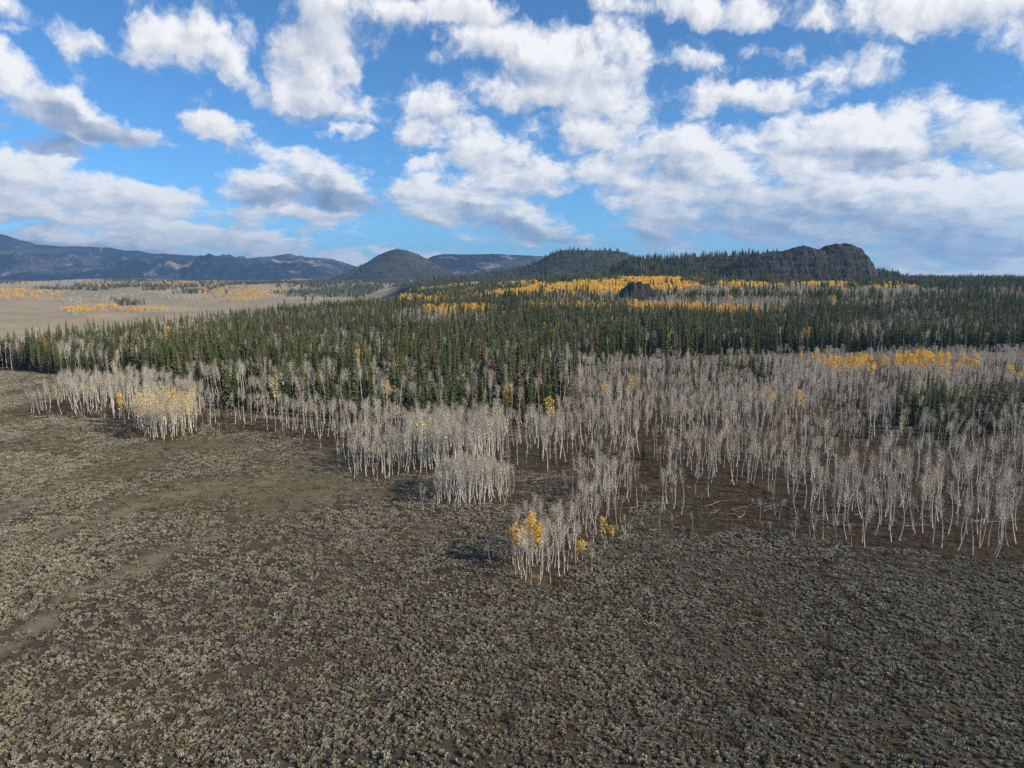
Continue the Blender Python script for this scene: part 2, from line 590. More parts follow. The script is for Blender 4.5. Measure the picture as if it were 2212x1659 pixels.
M['needle'] = leaf_mat('spruce_needles', [(0.0, (0.046, 0.066, 0.028)), (0.3, (0.074, 0.096, 0.036)), (0.6, (0.104, 0.124, 0.046)), (0.84, (0.130, 0.138, 0.060)),
                                         (0.90, (0.17, 0.15, 0.12)), (0.95, (0.20, 0.175, 0.15)), (0.975, (0.14, 0.075, 0.05)), (1.0, (0.15, 0.08, 0.05))], 0.12, 0.35, 0.5)
M['sage'] = leaf_mat('sagebrush_leaves', [(0.0, (0.23, 0.217, 0.168)), (0.4, (0.305, 0.287, 0.228)), (0.72, (0.385, 0.362, 0.295)), (0.84, (0.29, 0.255, 0.15)), (0.92, (0.16, 0.125, 0.10)), (1.0, (0.15, 0.115, 0.10))], 0.15, 0.35, 1.2)
M['tuft'] = leaf_mat('dry_grass_blades', [(0.0, (0.085, 0.066, 0.043)), (0.35, (0.14, 0.115, 0.07)), (0.7, (0.19, 0.165, 0.10)), (0.9, (0.11, 0.12, 0.055)), (1.0, (0.15, 0.085, 0.05))], 0.2, 0.35)
M['shrub'] = leaf_mat('bare_shrub_twigs', [(0.0, (0.16, 0.10, 0.075)), (0.5, (0.20, 0.13, 0.085)), (1.0, (0.26, 0.18, 0.10))], 0.1, 0.3)


def ground_material():
    m, g, out = new_mat('rangeland_ground')
    p = pos(g)
    fine = g.noise(p, 1.3, 4, 0.65)
    mid = g.noise(p, 0.09, 4, 0.6)
    big = g.noise(p, 0.016, 3, 0.55)
    soil = g.mix(g.ramp(mid, 0.35, 0.65), (0.100, 0.088, 0.064), (0.145, 0.127, 0.092))
    soil = g.mix(g.ramp(big, 0.42, 0.62), soil, (0.135, 0.118, 0.068))          # dry grass
    soil = g.mix(g.math('MULTIPLY', g.ramp(g.noise(p, 0.35, 3, 0.6), 0.52, 0.70), 0.55), soil, (0.115, 0.082, 0.058))
    soil = g.mix(g.math('MULTIPLY', g.attr('bare'), 0.6), soil, (0.215, 0.185, 0.132))
    soil = g.mix(g.math('MULTIPLY', g.attr('cover'), 0.8), soil, (0.050, 0.043, 0.032))  # dark litter under dense bushes, also painting in the shade between them
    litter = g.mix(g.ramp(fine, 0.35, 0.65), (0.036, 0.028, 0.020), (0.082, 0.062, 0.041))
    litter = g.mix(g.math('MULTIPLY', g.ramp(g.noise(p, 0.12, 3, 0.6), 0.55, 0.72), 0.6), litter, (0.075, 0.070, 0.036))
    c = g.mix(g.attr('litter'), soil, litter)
    c = g.mix(g.math('MULTIPLY', g.attr('rust'), g.ramp(fine, 0.3, 0.6, 0.35, 0.9)), c, (0.20, 0.105, 0.048))
    # beyond the rim: grey-tan pasture, and far away the woods as a colour
    mv = g.noise(p, 0.006, 5, 0.6)
    mead = g.mix(g.ramp(mv, 0.40, 0.62), (0.335, 0.280, 0.185), (0.265, 0.225, 0.155))
    mead = g.mix(g.math('MULTIPLY', g.ramp(g.noise(p, 0.03, 4, 0.65), 0.5, 0.7), 0.5), mead, (0.42, 0.325, 0.185))
    c = g.mix(g.attr('meadow'), c, mead)
    wn = g.noise(p, 0.0045, 6, 0.62)
    wood = g.mix(g.ramp(wn, 0.48, 0.54), (0.040, 0.050, 0.032), (0.125, 0.108, 0.088))
    wood = g.mix(g.ramp(g.noise(g.vmath('ADD', p, (900, 300, 0)), 0.003, 6, 0.65), 0.57, 0.62), wood, (0.34, 0.20, 0.045))
    c = g.mix(g.attr('woods'), c, wood)
    v = g.ramp(fine, 0.25, 0.75, 0.78, 1.2, smooth=False)
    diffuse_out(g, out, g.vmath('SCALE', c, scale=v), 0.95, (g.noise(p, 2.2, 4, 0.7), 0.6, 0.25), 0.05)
    return m


def hill_material(name, dark, light, scrub, scale, thr=0.5, bump=8.0, relief=0.045):
    m, g, out = new_mat(name)
    p = pos(g)
    n = g.noise(p, scale, 7, 0.62)
    tr = g.noise(p, 0.045, 3, 0.7)
    nz = g.sep(g.n('ShaderNodeNewGeometry').outputs['True Normal'])[2]
    c = g.mix(g.ramp(n, thr - 0.04, thr + 0.06), dark, scrub)
    c = g.mix(g.math('MULTIPLY', g.ramp(g.noise(g.vmath('ADD', p, (500, 70, 0)), scale * 2.2, 6, 0.65), 0.56, 0.66), 0.8), c, light)
    c = g.vmath('SCALE', c, scale=g.ramp(tr, 0.3, 0.7, 0.65, 1.35, smooth=False))
    diffuse_out(g, out, c, 0.95, (g.noise(p, relief, 6, 0.62), 0.8, bump), 0.02)
    return m


def rock_material(name, a, b, c_, scale=0.08):
    m, g, out = new_mat(name)
    p = pos(g)
    st = g.noise(g.vmath('MULTIPLY', p, (1, 1, 2.6)), scale, 6, 0.65)
    f = g.noise(p, scale * 7, 5, 0.7)
    cc = g.mix(g.ramp(st, 0.38, 0.60), a, b)
    cc = g.mix(g.math('MULTIPLY', g.ramp(f, 0.56, 0.72), 0.7), cc, c_)
    diffuse_out(g, out, g.vmath('SCALE', cc, scale=g.ramp(f, 0.3, 0.7, 0.7, 1.25, smooth=False)), 0.9, (g.math('ADD', st, f), 0.9, 2.2), 0.1)
    return m


M['ground'] = ground_material()
M['wood_hill'] = hill_material('wooded_hill', (0.034, 0.040, 0.028), (0.10, 0.085, 0.065), (0.060, 0.058, 0.042), 0.01)
M['range'] = hill_material('far_mountain', (0.016, 0.022, 0.026), (0.30, 0.245, 0.185), (0.075, 0.072, 0.060), 0.0011, 0.52, 260, 0.0028)  # forest and meadow tones, also painting in cloud shadow and sunlit patches
M['rock'] = rock_material('dark_volcanic_rock', (0.020, 0.021, 0.023), (0.050, 0.050, 0.050), (0.15, 0.143, 0.13), 0.06)
M['outcrop'] = rock_material('black_outcrop_rock', (0.028, 0.027, 0.027), (0.070, 0.066, 0.062), (0.14, 0.13, 0.115), 0.2)

# ------------------------------------------------------------------ plant cover zones, drawn on the photo where plants stand (pixel of the base)
def in_poly(u, v, poly):
    inside = np.zeros(u.shape, bool)
    n = len(poly)
    for i in range(n):
        x1, y1 = poly[i]
        x2, y2 = poly[(i + 1) % n]
        cond = ((y1 > v) != (y2 > v))
        with np.errstate(divide='ignore', invalid='ignore'):
            xi = (x2 - x1) * (v - y1) / (y2 - y1 + 1e-12) + x1
        inside ^= cond & (u < xi)
    return inside


def in_ell(u, v, e):
    cx, cy_, rx, ry = e
    return ((u - cx) / rx) ** 2 + ((v - cy_) / ry) ** 2 < 1


CONIFER = [(-1200, 800), (60, 800), (130, 812), (300, 838), (440, 872), (560, 898), (700, 905), (860, 925), (1000, 928), (1100, 925), (1150, 915), (1215, 880),
           (1235, 830), (1245, 795), (1420, 772), (1700, 764), (2212, 760), (3300, 760), (3300, 480), (-1200, 480)]
GROVE = {   # bare aspens: polygon of trunk bases, trees per square metre, heights
    'dome': ([(934, 1075), (940, 1058), (975, 1043), (1040, 1036), (1095, 1044), (1112, 1060), (1105, 1078), (1060, 1085), (1020, 1090), (975, 1094), (945, 1088)], .42, (6, 9)),
    'middle': ([(752, 1036), (760, 1010), (800, 985), (880, 968), (990, 960), (1075, 966), (1098, 985), (1095, 1012), (1040, 1026), (960, 1030), (900, 1018), (845, 1032)], .20, (11.5, 15)),
    'front': ([(1102, 1196), (1104, 1240), (1130, 1262), (1175, 1272), (1225, 1244), (1256, 1212), (1262, 1185), (1230, 1158), (1160, 1150), (1115, 1165)], .24, (4.6, 8.6)),
    'neck': ([(1232, 1160), (1270, 1175), (1330, 1172), (1352, 1130), (1372, 1085), (1350, 1040), (1270, 1030), (1225, 1045), (1250, 1090)], .17, (5.0, 9.5)),
    'right': ([(1365, 1095), (1405, 1108), (1465, 1136), (1520, 1160), (1600, 1140), (1690, 1150), (1790, 1162), (1870, 1185), (1950, 1188), (2060, 1198), (2130, 1208), (2212, 1214), (2400, 1240), (3200, 1290),
               (3200, 775), (2212, 778), (1700, 782), (1420, 788), (1250, 805), (1243, 850), (1238, 930), (1235, 1010), (1290, 1035), (1345, 1045)], .085, (6.2, 11.2)),
    'link': ([(1098, 1000), (1105, 955), (1160, 935), (1225, 900), (1240, 1012), (1180, 1022), (1120, 1015)], .10, (7.5, 11.5)),
    'mid_left': ([(440, 915), (450, 900), (560, 905), (700, 912), (860, 930), (1000, 935), (1100, 935), (1090, 962), (900, 966), (800, 982), (755, 1000), (700, 955), (620, 940), (560, 936), (480, 934)], .08, (7.5, 12)),
    'left': ([(92, 893), (115, 868), (150, 848), (250, 836), (330, 842), (440, 878), (452, 905), (440, 925), (400, 918), (290, 908), (200, 903)], .12, (8.5, 12.8)),
    'left_tip': ([(62, 893), (72, 882), (96, 884), (104, 896), (80, 900)], .12, (6, 9)),
}
PALE = [(285, 938), (290, 915), (340, 905), (400, 908), (438, 922), (430, 938), (375, 955), (330, 956)]
CLEARINGS = [(1375, 1015, 62, 26), (1290, 985, 40, 14), (2130, 1000, 70, 20), (1180, 1035, 60, 14), (1650, 1085, 90, 14), (1850, 1010, 60, 10)]
POCKETS = [(2080, 925, 90, 40), (1990, 905, 60, 22), (2190, 905, 60, 30), (1600, 830, 70, 12), (1480, 815, 60, 10)]    # conifers inside the right grove
YELLOW = [   # golden groves, pixel of trunk bases: ellipse, chance
    (1850, 812, 75, 12, .75), (1985, 806, 62, 14, .9), (2080, 812, 40, 10, .5), (2215, 838, 40, 10, .8), (1760, 800, 60, 8, .35),
    (1240, 638, 160, 12, .85), (1360, 626, 140, 11, .88), (1430, 613, 90, 8, .9), (1130, 640, 70, 9, .7), (1050, 645, 80, 9, .6), (1180, 627, 100, 7, .75),
    (1260, 682, 140, 7, .62), (1450, 688, 90, 8, .85), (1560, 694, 90, 8, .85), (1640, 694, 46, 8, .8), (990, 690, 80, 8, .8), (880, 660, 110, 12, .6), (800, 650, 110, 10, .5), (700, 640, 90, 9, .4),
    (1600, 624, 70, 4, .85), (1790, 624, 70, 5, .9), (1700, 626, 60, 3, .4), (1930, 628, 60, 4, .5),
]
GREY = [     # bare aspens among the far conifers
    (1720, 640, 330, 13, .85), (1560, 672, 200, 16, .9), (1850, 670, 180, 14, .55), (2080, 650, 160, 12, .5), (1250, 665, 160, 10, .7), (920, 712, 75, 20, .6), (650, 775, 60, 10, .7), (1330, 652, 140, 8, .6), (1450, 640, 120, 8, .7),
    (880, 668, 120, 10, .4), (520, 850, 60, 14, .5), (640, 870, 90, 14, .5), (1900, 740, 130, 8, .5), (2080, 735, 80, 8, .6), (160, 790, 40, 10, .5), (1100, 790, 60, 8, .3),
]


def grove_mask(u, v):
    m = np.zeros(u.shape, bool)
    for poly, *_ in GROVE.values():
        m |= in_poly(u, v, poly)
    return m | in_poly(u, v, PALE)


SPUR_BANDS = [  # nearly bare strips through the sagebrush, polylines in photo pixels and half width in metres
    ([(-60, 1150), (0, 1118), (60, 1085), (119, 1052), (190, 1010), (260, 978), (330, 962)], 3.2),
    ([(120, 1168), (200, 1135), (306, 1096), (400, 1070), (520, 1040)], 2.6),
    ([(560, 1050), (640, 1010), (700, 985), (720, 965)], 3.5),
    ([(330, 1210), (400, 1190), (470, 1170)], 1.6), ([(150, 1290), (230, 1260), (300, 1235)], 1.6), ([(0, 1420), (60, 1380), (110, 1330)], 1.5),
]


def flat_xy(u, v):
    d = px_dir(u, v)
    t = -CAM_H / d[2]
    return d[0] * t, d[1] * t


BANDS_XY = [([flat_xy(*p) for p in pts], w) for pts, w in SPUR_BANDS]


def band_field(x, y):
    f = np.zeros(np.shape(x))
    for pts, w in BANDS_XY:
        best = np.full(np.shape(x), 1e9)
        for (ax, ay), (bx, by) in zip(pts[:-1], pts[1:]):
            dx, dy = bx - ax, by - ay
            t = np.clip(((x - ax) * dx + (y - ay) * dy) / (dx * dx + dy * dy), 0, 1)
            best = np.minimum(best, np.hypot(x - ax - t * dx, y - ay - t * dy))
        wob = w * (1 + 1.1 * fbm(x / 8, y / 8, 51, 3))
        f = np.maximum(f, (1 - sstep(wob * 0.2, wob * 1.9, best)) * np.clip(.85 + .6 * fbm(x / 20, y / 20, 53, 2), 0, 1))
    return f


def sage_density(x, y):
    """0..1 cover of sagebrush"""
    n = fbm(x / 16, y / 22, 55, 3)
    big = fbm(x / 60, y / 70, 58, 2)
    leftish = sstep(20, -120, x - 0.1 * y) * sstep(95, 150, y)
    d = 0.95 + 0.35 * n - leftish * (0.42 - 0.85 * (n + 0.6 * big))
    d = d * (1 - 0.82 * band_field(x, y))
    return np.clip(d, 0.03, 1)


# ------------------------------------------------------------------ the ground sheet and the hills
def build_ground():
    rings = np.concatenate([[0.5, 8, 18], np.geomspace(28, 18000, 340)])
    fr = np.radians(np.arange(-52, 52.01, 0.2))
    bk_ = np.radians(np.arange(56, 305, 4.0))
    az = np.concatenate([fr, bk_, [fr[0] + 2 * math.pi]])
    R, A = np.meshgrid(rings, az, indexing='ij')
    X, Y = R * np.sin(A), R * np.cos(A)
    Z = ground_h(X, Y)
    me = grid_mesh('ground', X, Y, Z, M['ground'])
    x, y = X.ravel(), Y.ravel()
    u, v, dep = project(x, y, Z.ravel())
    front = (y > 20)
    s = edge_s(x, y)
    gm = np.zeros(x.shape)
    # soften the outline of the litter by sampling around
    for dx, dy in ((0, 0), (2.5, 0), (-2.5, 0), (0, 3), (0, -3), (4, 4), (-5, 2)):
        jx = 3 * fbm(x / 7, y / 7, 61, 2)
        uu, vv, _ = project(x + dx + jx, y + dy + jx, Z.ravel())
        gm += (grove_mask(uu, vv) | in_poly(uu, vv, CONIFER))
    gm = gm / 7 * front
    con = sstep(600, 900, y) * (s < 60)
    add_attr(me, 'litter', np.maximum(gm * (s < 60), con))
    add_attr(me, 'meadow', sstep(40, 130, s))
    add_attr(me, 'woods', np.maximum(sstep(4300, 5600, np.hypot(x, y)), sstep(1100, 1500, y) * (s < 0)))
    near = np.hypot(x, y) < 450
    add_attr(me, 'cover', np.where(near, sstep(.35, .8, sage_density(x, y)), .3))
    add_attr(me, 'bare', band_field(x, y) * (np.hypot(x, y) < 420))
    rx, ry = flat_xy(1120, 1240)
    rx2, ry2 = flat_xy(1160, 1030)
    rust = np.exp(-(((x - rx) / 5) ** 2 + ((y - ry) / 7) ** 2)) + 0.7 * np.exp(-(((x - rx2) / 9) ** 2 + ((y - ry2) / 5) ** 2))
    add_attr(me, 'rust', np.clip(rust, 0, 1) * .65)
    o = link('ground', me)
    tag(o, 'grey brown rangeland with bare strips running out to the far valley', 'ground', kind='structure')


def build_hill(name, hill, nx, ny, mat, label, cat):
    xs = np.linspace(hill.xs[0], hill.xs[-1], nx)
    # finer near the ridge
    tf = np.linspace(0, 1, ny)
    ys = np.concatenate([hill.D - hill.wf * 1.25 * (1 - tf) ** 1.1, hill.D + hill.wb * tf[1:]])
    X, Y = np.meshgrid(xs, ys)
    Z = hill.h(X, Y)
    me = grid_mesh(name, X, Y, Z, mat, smooth=(hill is not butte))
    return tag(link(name, me), label, cat, kind='structure')


build_ground()
build_hill('butte', butte, 260, 110, M['rock'], 'dark rocky butte with cliffs rising above the forest at right', 'butte')
build_hill('wooded_hill', wood_hill, 160, 60, M['wood_hill'], 'low spruce covered hill running left from the rocky butte', 'hill')
build_hill('wooded_hill', mid_hill, 180, 70, M['wood_hill'], 'flat topped dark wooded hill left of the butte ridge', 'hill')
build_hill('mountain', cone_hill, 180, 90, M['wood_hill'], 'rounded cone shaped hill in the middle distance', 'hill')
build_hill('mountain', mesa, 180, 80, M['range'], 'long flat mesa behind the cone shaped hill', 'mountain')
build_hill('mountain', range_hill, 420, 160, M['range'], 'blue mountain range along the left horizon', 'mountain')
build_hill('foothill', foot_hill, 220, 90, M['range'], 'blue foothills below the small sharp peak', 'hill')
build_hill('foothill', left_foot, 220, 90, M['range'], 'dark foothill at the left edge of the range', 'hill')
#@@END_LAND

# ------------------------------------------------------------------ plants: one mesh each for trunk and crown
class MB:
    def __init__(self):
        self.v, self.f, self.m = [], [], []

    def tube(self, pts, rads, sides, mi=0, cap=True):
        b = len(self.v)
        pts = [Vector(p) for p in pts]
        for i, (p, r) in enumerate(zip(pts, rads)):
            d = (pts[min(i + 1, len(pts) - 1)] - pts[max(i - 1, 0)]).normalized()
            a = d.orthogonal().normalized()
            c = d.cross(a)
            for k in range(sides):
                t = 2 * math.pi * k / sides
                self.v.append(p + (a * math.cos(t) + c * math.sin(t)) * r)
        for i in range(len(pts) - 1):
            for k in range(sides):
                k2 = (k + 1) % sides
                self.f.append((b + i * sides + k, b + i * sides + k2, b + (i + 1) * sides + k2, b + (i + 1) * sides + k))
                self.m.append(mi)
        if cap:
            self.f.append(tuple(b + (len(pts) - 1) * sides + k for k in range(sides)))
            self.m.append(mi)

    def tri(self, a, b, c, mi=0):
        n = len(self.v)
        self.v += [a, b, c]
        self.f.append((n, n + 1, n + 2))
        self.m.append(mi)

    def quad(self, p, a, b, mi=0):
        n = len(self.v)
        self.v += [p - a - b, p + a - b, p + a + b, p - a + b]
        self.f.append((n, n + 1, n + 2, n + 3))
        self.m.append(mi)

    def mesh(self, name, mats, smooth=False):
        return mesh_from(name, self.v, self.f, mats, self.m, smooth)


def rv(r, s=1.0):
    while True:
        v = Vector((r.uniform(-1, 1), r.uniform(-1, 1), r.uniform(-1, 1)))
        if 0.05 < v.length < 1:
            return v.normalized() * s


def aspen(seed, leaves=0, leafsize=0.2, spread=1.0, start=0.48, twigs=1.0):
    """12 m aspen: trunk mesh, crown mesh (limbs, twigs, leaves)"""
    r = random.Random(seed)
    H = 12.0
    tr, cr = MB(), MB()
    lean = Vector((r.uniform(-.5, .5), r.uniform(-.5, .5), 0))
    bend = Vector((r.uniform(-.5, .5), r.uniform(-.5, .5), 0))
    N = 7

    def axis(t):
        return Vector((0, 0, H * t)) + lean * t * t + bend * math.sin(t * math.pi * 1.3)
    rad = [0.088 * (1 - 0.87 * (i / N) ** 0.9) * (1.25 if i == 0 else 1) for i in range(N + 1)]
    tr.tube([axis(i / N) for i in range(N + 1)], rad, 5)
    ends = []
    nb = int(r.uniform(17, 23))
    for i in range(nb):
        t = start + (1 - start) * ((i + r.random()) / nb) ** 0.9
        t = min(t, 0.99)
        az = i * 2.4 + r.uniform(-.5, .5)
        L = (0.7 + 1.5 * math.sin(min(1, (t - start) / (1 - start) + 0.12) * math.pi * 0.93)) * r.uniform(.7, 1.15) * spread
        up = r.uniform(.5, 1.2)
        d = Vector((math.cos(az), math.sin(az), up)).normalized()
        p0 = axis(t)
        p1 = p0 + d * L * .5
        p2 = p0 + d * L + Vector((0, 0, L * .22)) + rv(r, .12)
        cr.tube([p0, p1, p2], [0.045, 0.03, 0.012], 3, 0, False)
        for k in range(int(8 * twigs)):
            q = r.uniform(.15, 1.0)
            base = p0.lerp(p2, q)
            dd = (d * .7 + rv(r, .9) + Vector((0, 0, .45))).normalized()
            l2 = r.uniform(.45, 1.0) * (1.15 - .4 * q) * (0.8 + 0.2 * spread)
            side = dd.cross(rv(r)).normalized() * 0.0115
            tip = base + dd * l2
            cr.tri(base - side, base + side, tip, 1)
            ends.append(tip)
            for j in range(3):
                b2 = base.lerp(tip, r.uniform(.25, .95))
                d3 = (dd * .8 + rv(r, .9) + Vector((0, 0, .25))).normalized()
                s3 = d3.cross(rv(r)).normalized() * 0.009
                cr.tri(b2 - s3, b2 + s3, b2 + d3 * r.uniform(.25, .6), 1)
    # a few dead stubs low on the trunk
    for k in range(3):
        p0 = axis(r.uniform(.2, start))
        cr.tri(p0 + Vector((0, 0, .03)), p0 - Vector((0, 0, .03)), p0 + Vector((r.uniform(-.7, .7), r.uniform(-.7, .7), r.uniform(-.1, .3))), 1)
    for k in range(leaves):
        p = r.choice(ends) + rv(r, r.uniform(0, .30))
        s = leafsize * r.uniform(.6, 1.25)
        a = rv(r, s)
        b = a.cross(rv(r)).normalized() * s * r.uniform(.6, 1)
        cr.quad(p, a, b, 2)
    return tr, cr


def spruce(seed, layers=24, per=8, width=1.75, ragged=0.2):
    r = random.Random(seed)
    H = 20.0
    tr, cr = MB(), MB()
    tr.tube([(0, 0, -0.2), (0, 0, H * .5), (0, 0, H * .97)], [0.26, 0.15, 0.03], 5)
    for i in range(layers):
        t = (i + r.uniform(-.3, .3)) / layers
        t = max(0, min(.985, t))
        z = H * (0.06 + 0.94 * t)
        R = width * (1 - t) ** 0.78 * r.uniform(1 - ragged, 1 + ragged) + 0.12
        if t < .12:
            R *= .75 + 2 * t
        n = max(4, int(per * (0.55 + .6 * (1 - t))))
        a0 = r.uniform(0, 6.28)
        for k in range(n):
            if r.random() < 0.10:
                continue
            a = a0 + 2 * math.pi * (k + r.uniform(-.3, .3)) / n
            L = R * r.uniform(.7, 1.2)
            d = Vector((math.cos(a), math.sin(a), 0))
            s = Vector((-d.y, d.x, 0))
            wdt = L * r.uniform(.24, .40) + .08
            root = Vector((0, 0, z + .25))
            tip = d * L + Vector((0, 0, z - L * r.uniform(.18, .5)))
            midp = d * L * .55 + Vector((0, 0, z + .02))
            cr.tri(root, midp + s * wdt - Vector((0, 0, .16)), tip)
            cr.tri(root, tip, midp - s * wdt - Vector((0, 0, .16)))
            # hanging fringe
            cr.tri(midp, tip, midp * .95 - Vector((0, 0, r.uniform(.35, .7))))
    top = Vector((0, 0, H * 1.01))
    for k in range(3):
        a = k * 2.1
        cr.tri(top, Vector((.16 * math.cos(a), .16 * math.sin(a), H * .92)), Vector((.16 * math.cos(a + 2), .16 * math.sin(a + 2), H * .92)))
    return tr, cr


def sagebrush(seed, n=60):
    """bush about 0.75 m wide made of upright leafy sprays"""
    r = random.Random(seed)
    mb = MB()
    lobes = [(Vector((r.uniform(-.20, .20), r.uniform(-.20, .20), 0)), r.uniform(.16, .27), r.uniform(.26, .44)) for _ in range(5)]
    for k in range(n):
        c, R, Ht = r.choice(lobes)
        d = rv(r)
        d.z = abs(d.z)
        p = c + Vector((d.x * R, d.y * R, 0.05 + (0.25 + .75 * d.z) * Ht * r.uniform(.55, 1.1)))
        out = (Vector((d.x, d.y, .9 + d.z)) + rv(r, .5)).normalized()
        a = out * r.uniform(.06, .12)
        b = out.cross(rv(r)).normalized() * r.uniform(.045, .085)
        mb.quad(p, a, b)
    for k in range(5):
        c, R, Ht = r.choice(lobes)
        s = rv(r, .012)
        mb.tri(Vector((0, 0, -.02)) - s, Vector((0, 0, -.02)) + s, c + Vector((0, 0, Ht)))
    return mb


def shrub(seed):
    r = random.Random(seed)
    mb = MB()
    for k in range(90):
        a = r.uniform(0, 6.28)
        rr = r.uniform(0, .5)
        p0 = Vector((rr * .3 * math.cos(a), rr * .3 * math.sin(a), 0))
        tip = Vector((1.6 * rr * math.cos(a), 1.6 * rr * math.sin(a), r.uniform(.8, 1.7))) + rv(r, .2)
        s = (tip - p0).cross(rv(r)).normalized() * .02
        mb.tri(p0 - s, p0 + s, tip)
        for j in range(3):
            q = p0.lerp(tip, r.uniform(.4, 1))
            t2 = q + (tip - p0).normalized() * .3 + rv(r, .3)
            mb.tri(q - s, q + s, t2)
    return mb


ASP_M = [M['aspen_bark'], M['twig'], M['yellow']]
ASP_P = [M['aspen_bark'], M['twig'], M['paleyellow']]
kinds = {}    # kind -> list of (trunk mesh, crown mesh)


def reg(kind, pairs, tmats, cmats):
    kinds[kind] = [(t.mesh(kind + '_trunk', tmats, True), c.mesh(kind + '_crown', cmats)) for t, c in pairs]


reg('bare', [aspen(100 + i, 0, spread=s, start=st) for i, (s, st) in enumerate([(.62, .64), (.72, .60), (.52, .70), (.95, .58), (.48, .74), (.66, .66), (.85, .68), (.55, .56)])], ASP_M[:1], ASP_M)
reg('gold', [aspen(200 + i, 460, .165, s, st, .6) for i, (s, st) in enumerate([(.9, .42), (1.05, .38), (.8, .5), (1.15, .45), (.95, .35)])], ASP_M[:1], ASP_M)
reg('pale', [aspen(300 + i, 130, .11, s, st, .9) for i, (s, st) in enumerate([(.85, .5), (1.0, .45), (.9, .55), (1.1, .5)])], ASP_P[:1], ASP_P)
reg('spruce', [spruce(400 + i, L, 8, w, rg) for i, (L, w, rg) in enumerate([(24, 1.7, .22), (26, 1.45, .2), (22, 2.1, .28), (25, 1.15, .2), (20, 2.7, .32), (24, 1.9, .34), (22, 2.35, .3)])], [M['spruce_bark']], [M['needle']])
sage_meshes = [sagebrush(500 + i).mesh('sagebrush', [M['sage']]) for i in range(8)]
shrub_meshes = [shrub(550 + i).mesh('shrub', [M['shrub']]) for i in range(3)]


def joined(name, meshes, xf, scales=None):
    """one mesh from several (mesh, offset, rotation, scale)"""
    vs, fs, mi, mats = [], [], [], []
    for me, off, rot, sc in xf:
        b = len(vs)
        c, s = math.cos(rot) * sc, math.sin(rot) * sc
        for v in me.vertices:
            x, y, z = v.co
            vs.append((x * c - y * s + off[0], x * s + y * c + off[1], z * sc + off[2]))
        idx = []
        for m in me.materials:
            if m not in mats:
                mats.append(m)
            idx.append(mats.index(m))
        for p in me.polygons:
            fs.append(tuple(b + i for i in p.vertices))
            mi.append(idx[p.material_index])
    return mesh_from(name, vs, fs, mats, mi)


def proto_set(name, meshes):
    c = bpy.data.collections.new('source_' + name)
    for i, me in enumerate(meshes):
        o = bpy.data.objects.new('%s_%02d' % (name, i), me)
        c.objects.link(o)
    return c


def single(kind):
    return [joined(kind, None, [(t, (0, 0, 0), 0, 1), (c, (0, 0, 0), 0, 1)]) for t, c in kinds[kind]]


def far_tree_spruce(seed):
    r = random.Random(seed)
    mb = MB()
    H = 20.0
    for z0, z1, R in ((1.0, 11, 1.9), (6.5, 16, 1.45), (12, 20.3, .95)):
        n = 6
        a0 = r.uniform(0, 6)
        for k in range(n):
            a, b = a0 + 6.283 * k / n, a0 + 6.283 * (k + .8) / n
            ra, rb = R * r.uniform(.7, 1.2), R * r.uniform(.7, 1.2)
            mb.tri(Vector((0, 0, z1)), Vector((ra * math.cos(a), ra * math.sin(a), z0 + r.uniform(-.6, .6))), Vector((rb * math.cos(b), rb * math.sin(b), z0 + r.uniform(-.6, .6))))
    return mb.mesh('far_spruce', [M['needle']])


def far_tree_aspen(seed, gold):
    r = random.Random(seed)
    mb = MB()
    mb.tube([(0, 0, 0), (.2, 0, 6), (.1, .1, 11)], [.16, .11, .04], 3, 0, False)
    n = 90 if gold else 110
    for k in range(n):
        d = rv(r, r.random() ** .4)
        p = Vector((d.x * 1.7, d.y * 1.7, 8.3 + d.z * 3.6))
        if gold:
            a = rv(r, r.uniform(.25, .45))
            mb.quad(p, a, a.cross(rv(r)).normalized() * .32, 2)
        else:
            t = Vector((0, 0, p.z - 1.6)).lerp(p, .3)
            s = rv(r, .06)
            mb.tri(t - s, t + s, p, 1)
    return mb.mesh('far_aspen', ASP_M)


def cluster(name, meshes, seed, n, rad, smin, smax, zs=0.0):
    r = random.Random(seed)
    xf = []
    for k in range(n):
        a, q = r.uniform(0, 6.283), rad * math.sqrt(r.random())
        xf.append((r.choice(meshes), (q * math.cos(a), q * math.sin(a), zs), r.uniform(0, 6.28), r.uniform(smin, smax)))
    return joined(name, None, xf)


far_sp = [far_tree_spruce(600 + i) for i in range(5)]
far_as = [far_tree_aspen(620 + i, False) for i in range(4)]
far_go = [far_tree_aspen(640 + i, True) for i in range(4)]
SRC = {
    'bare': proto_set('bare', single('bare')),
    'gold': proto_set('gold', single('gold')),
    'pale': proto_set('pale', single('pale')),
    'spruce': proto_set('spruce', single('spruce')),
    'sage': proto_set('sage', [cluster('sage_patch', sage_meshes, 700 + i, 11, .95, .30, .80) for i in range(12)]),
    'far_spruce': proto_set('far_spruce', [cluster('far_spruces', far_sp, 720 + i, 5, 6.5, .6, 1.15, -.6) for i in range(8)]),
    'far_bare': proto_set('far_bare', [cluster('far_bare', far_as, 740 + i, 6, 6.0, .75, 1.2, -.4) for i in range(6)]),
    'far_gold': proto_set('far_gold', [cluster('far_gold', far_go * 3 + far_as, 760 + i, 6, 6.0, .75, 1.2, -.4) for i in range(6)]),
}


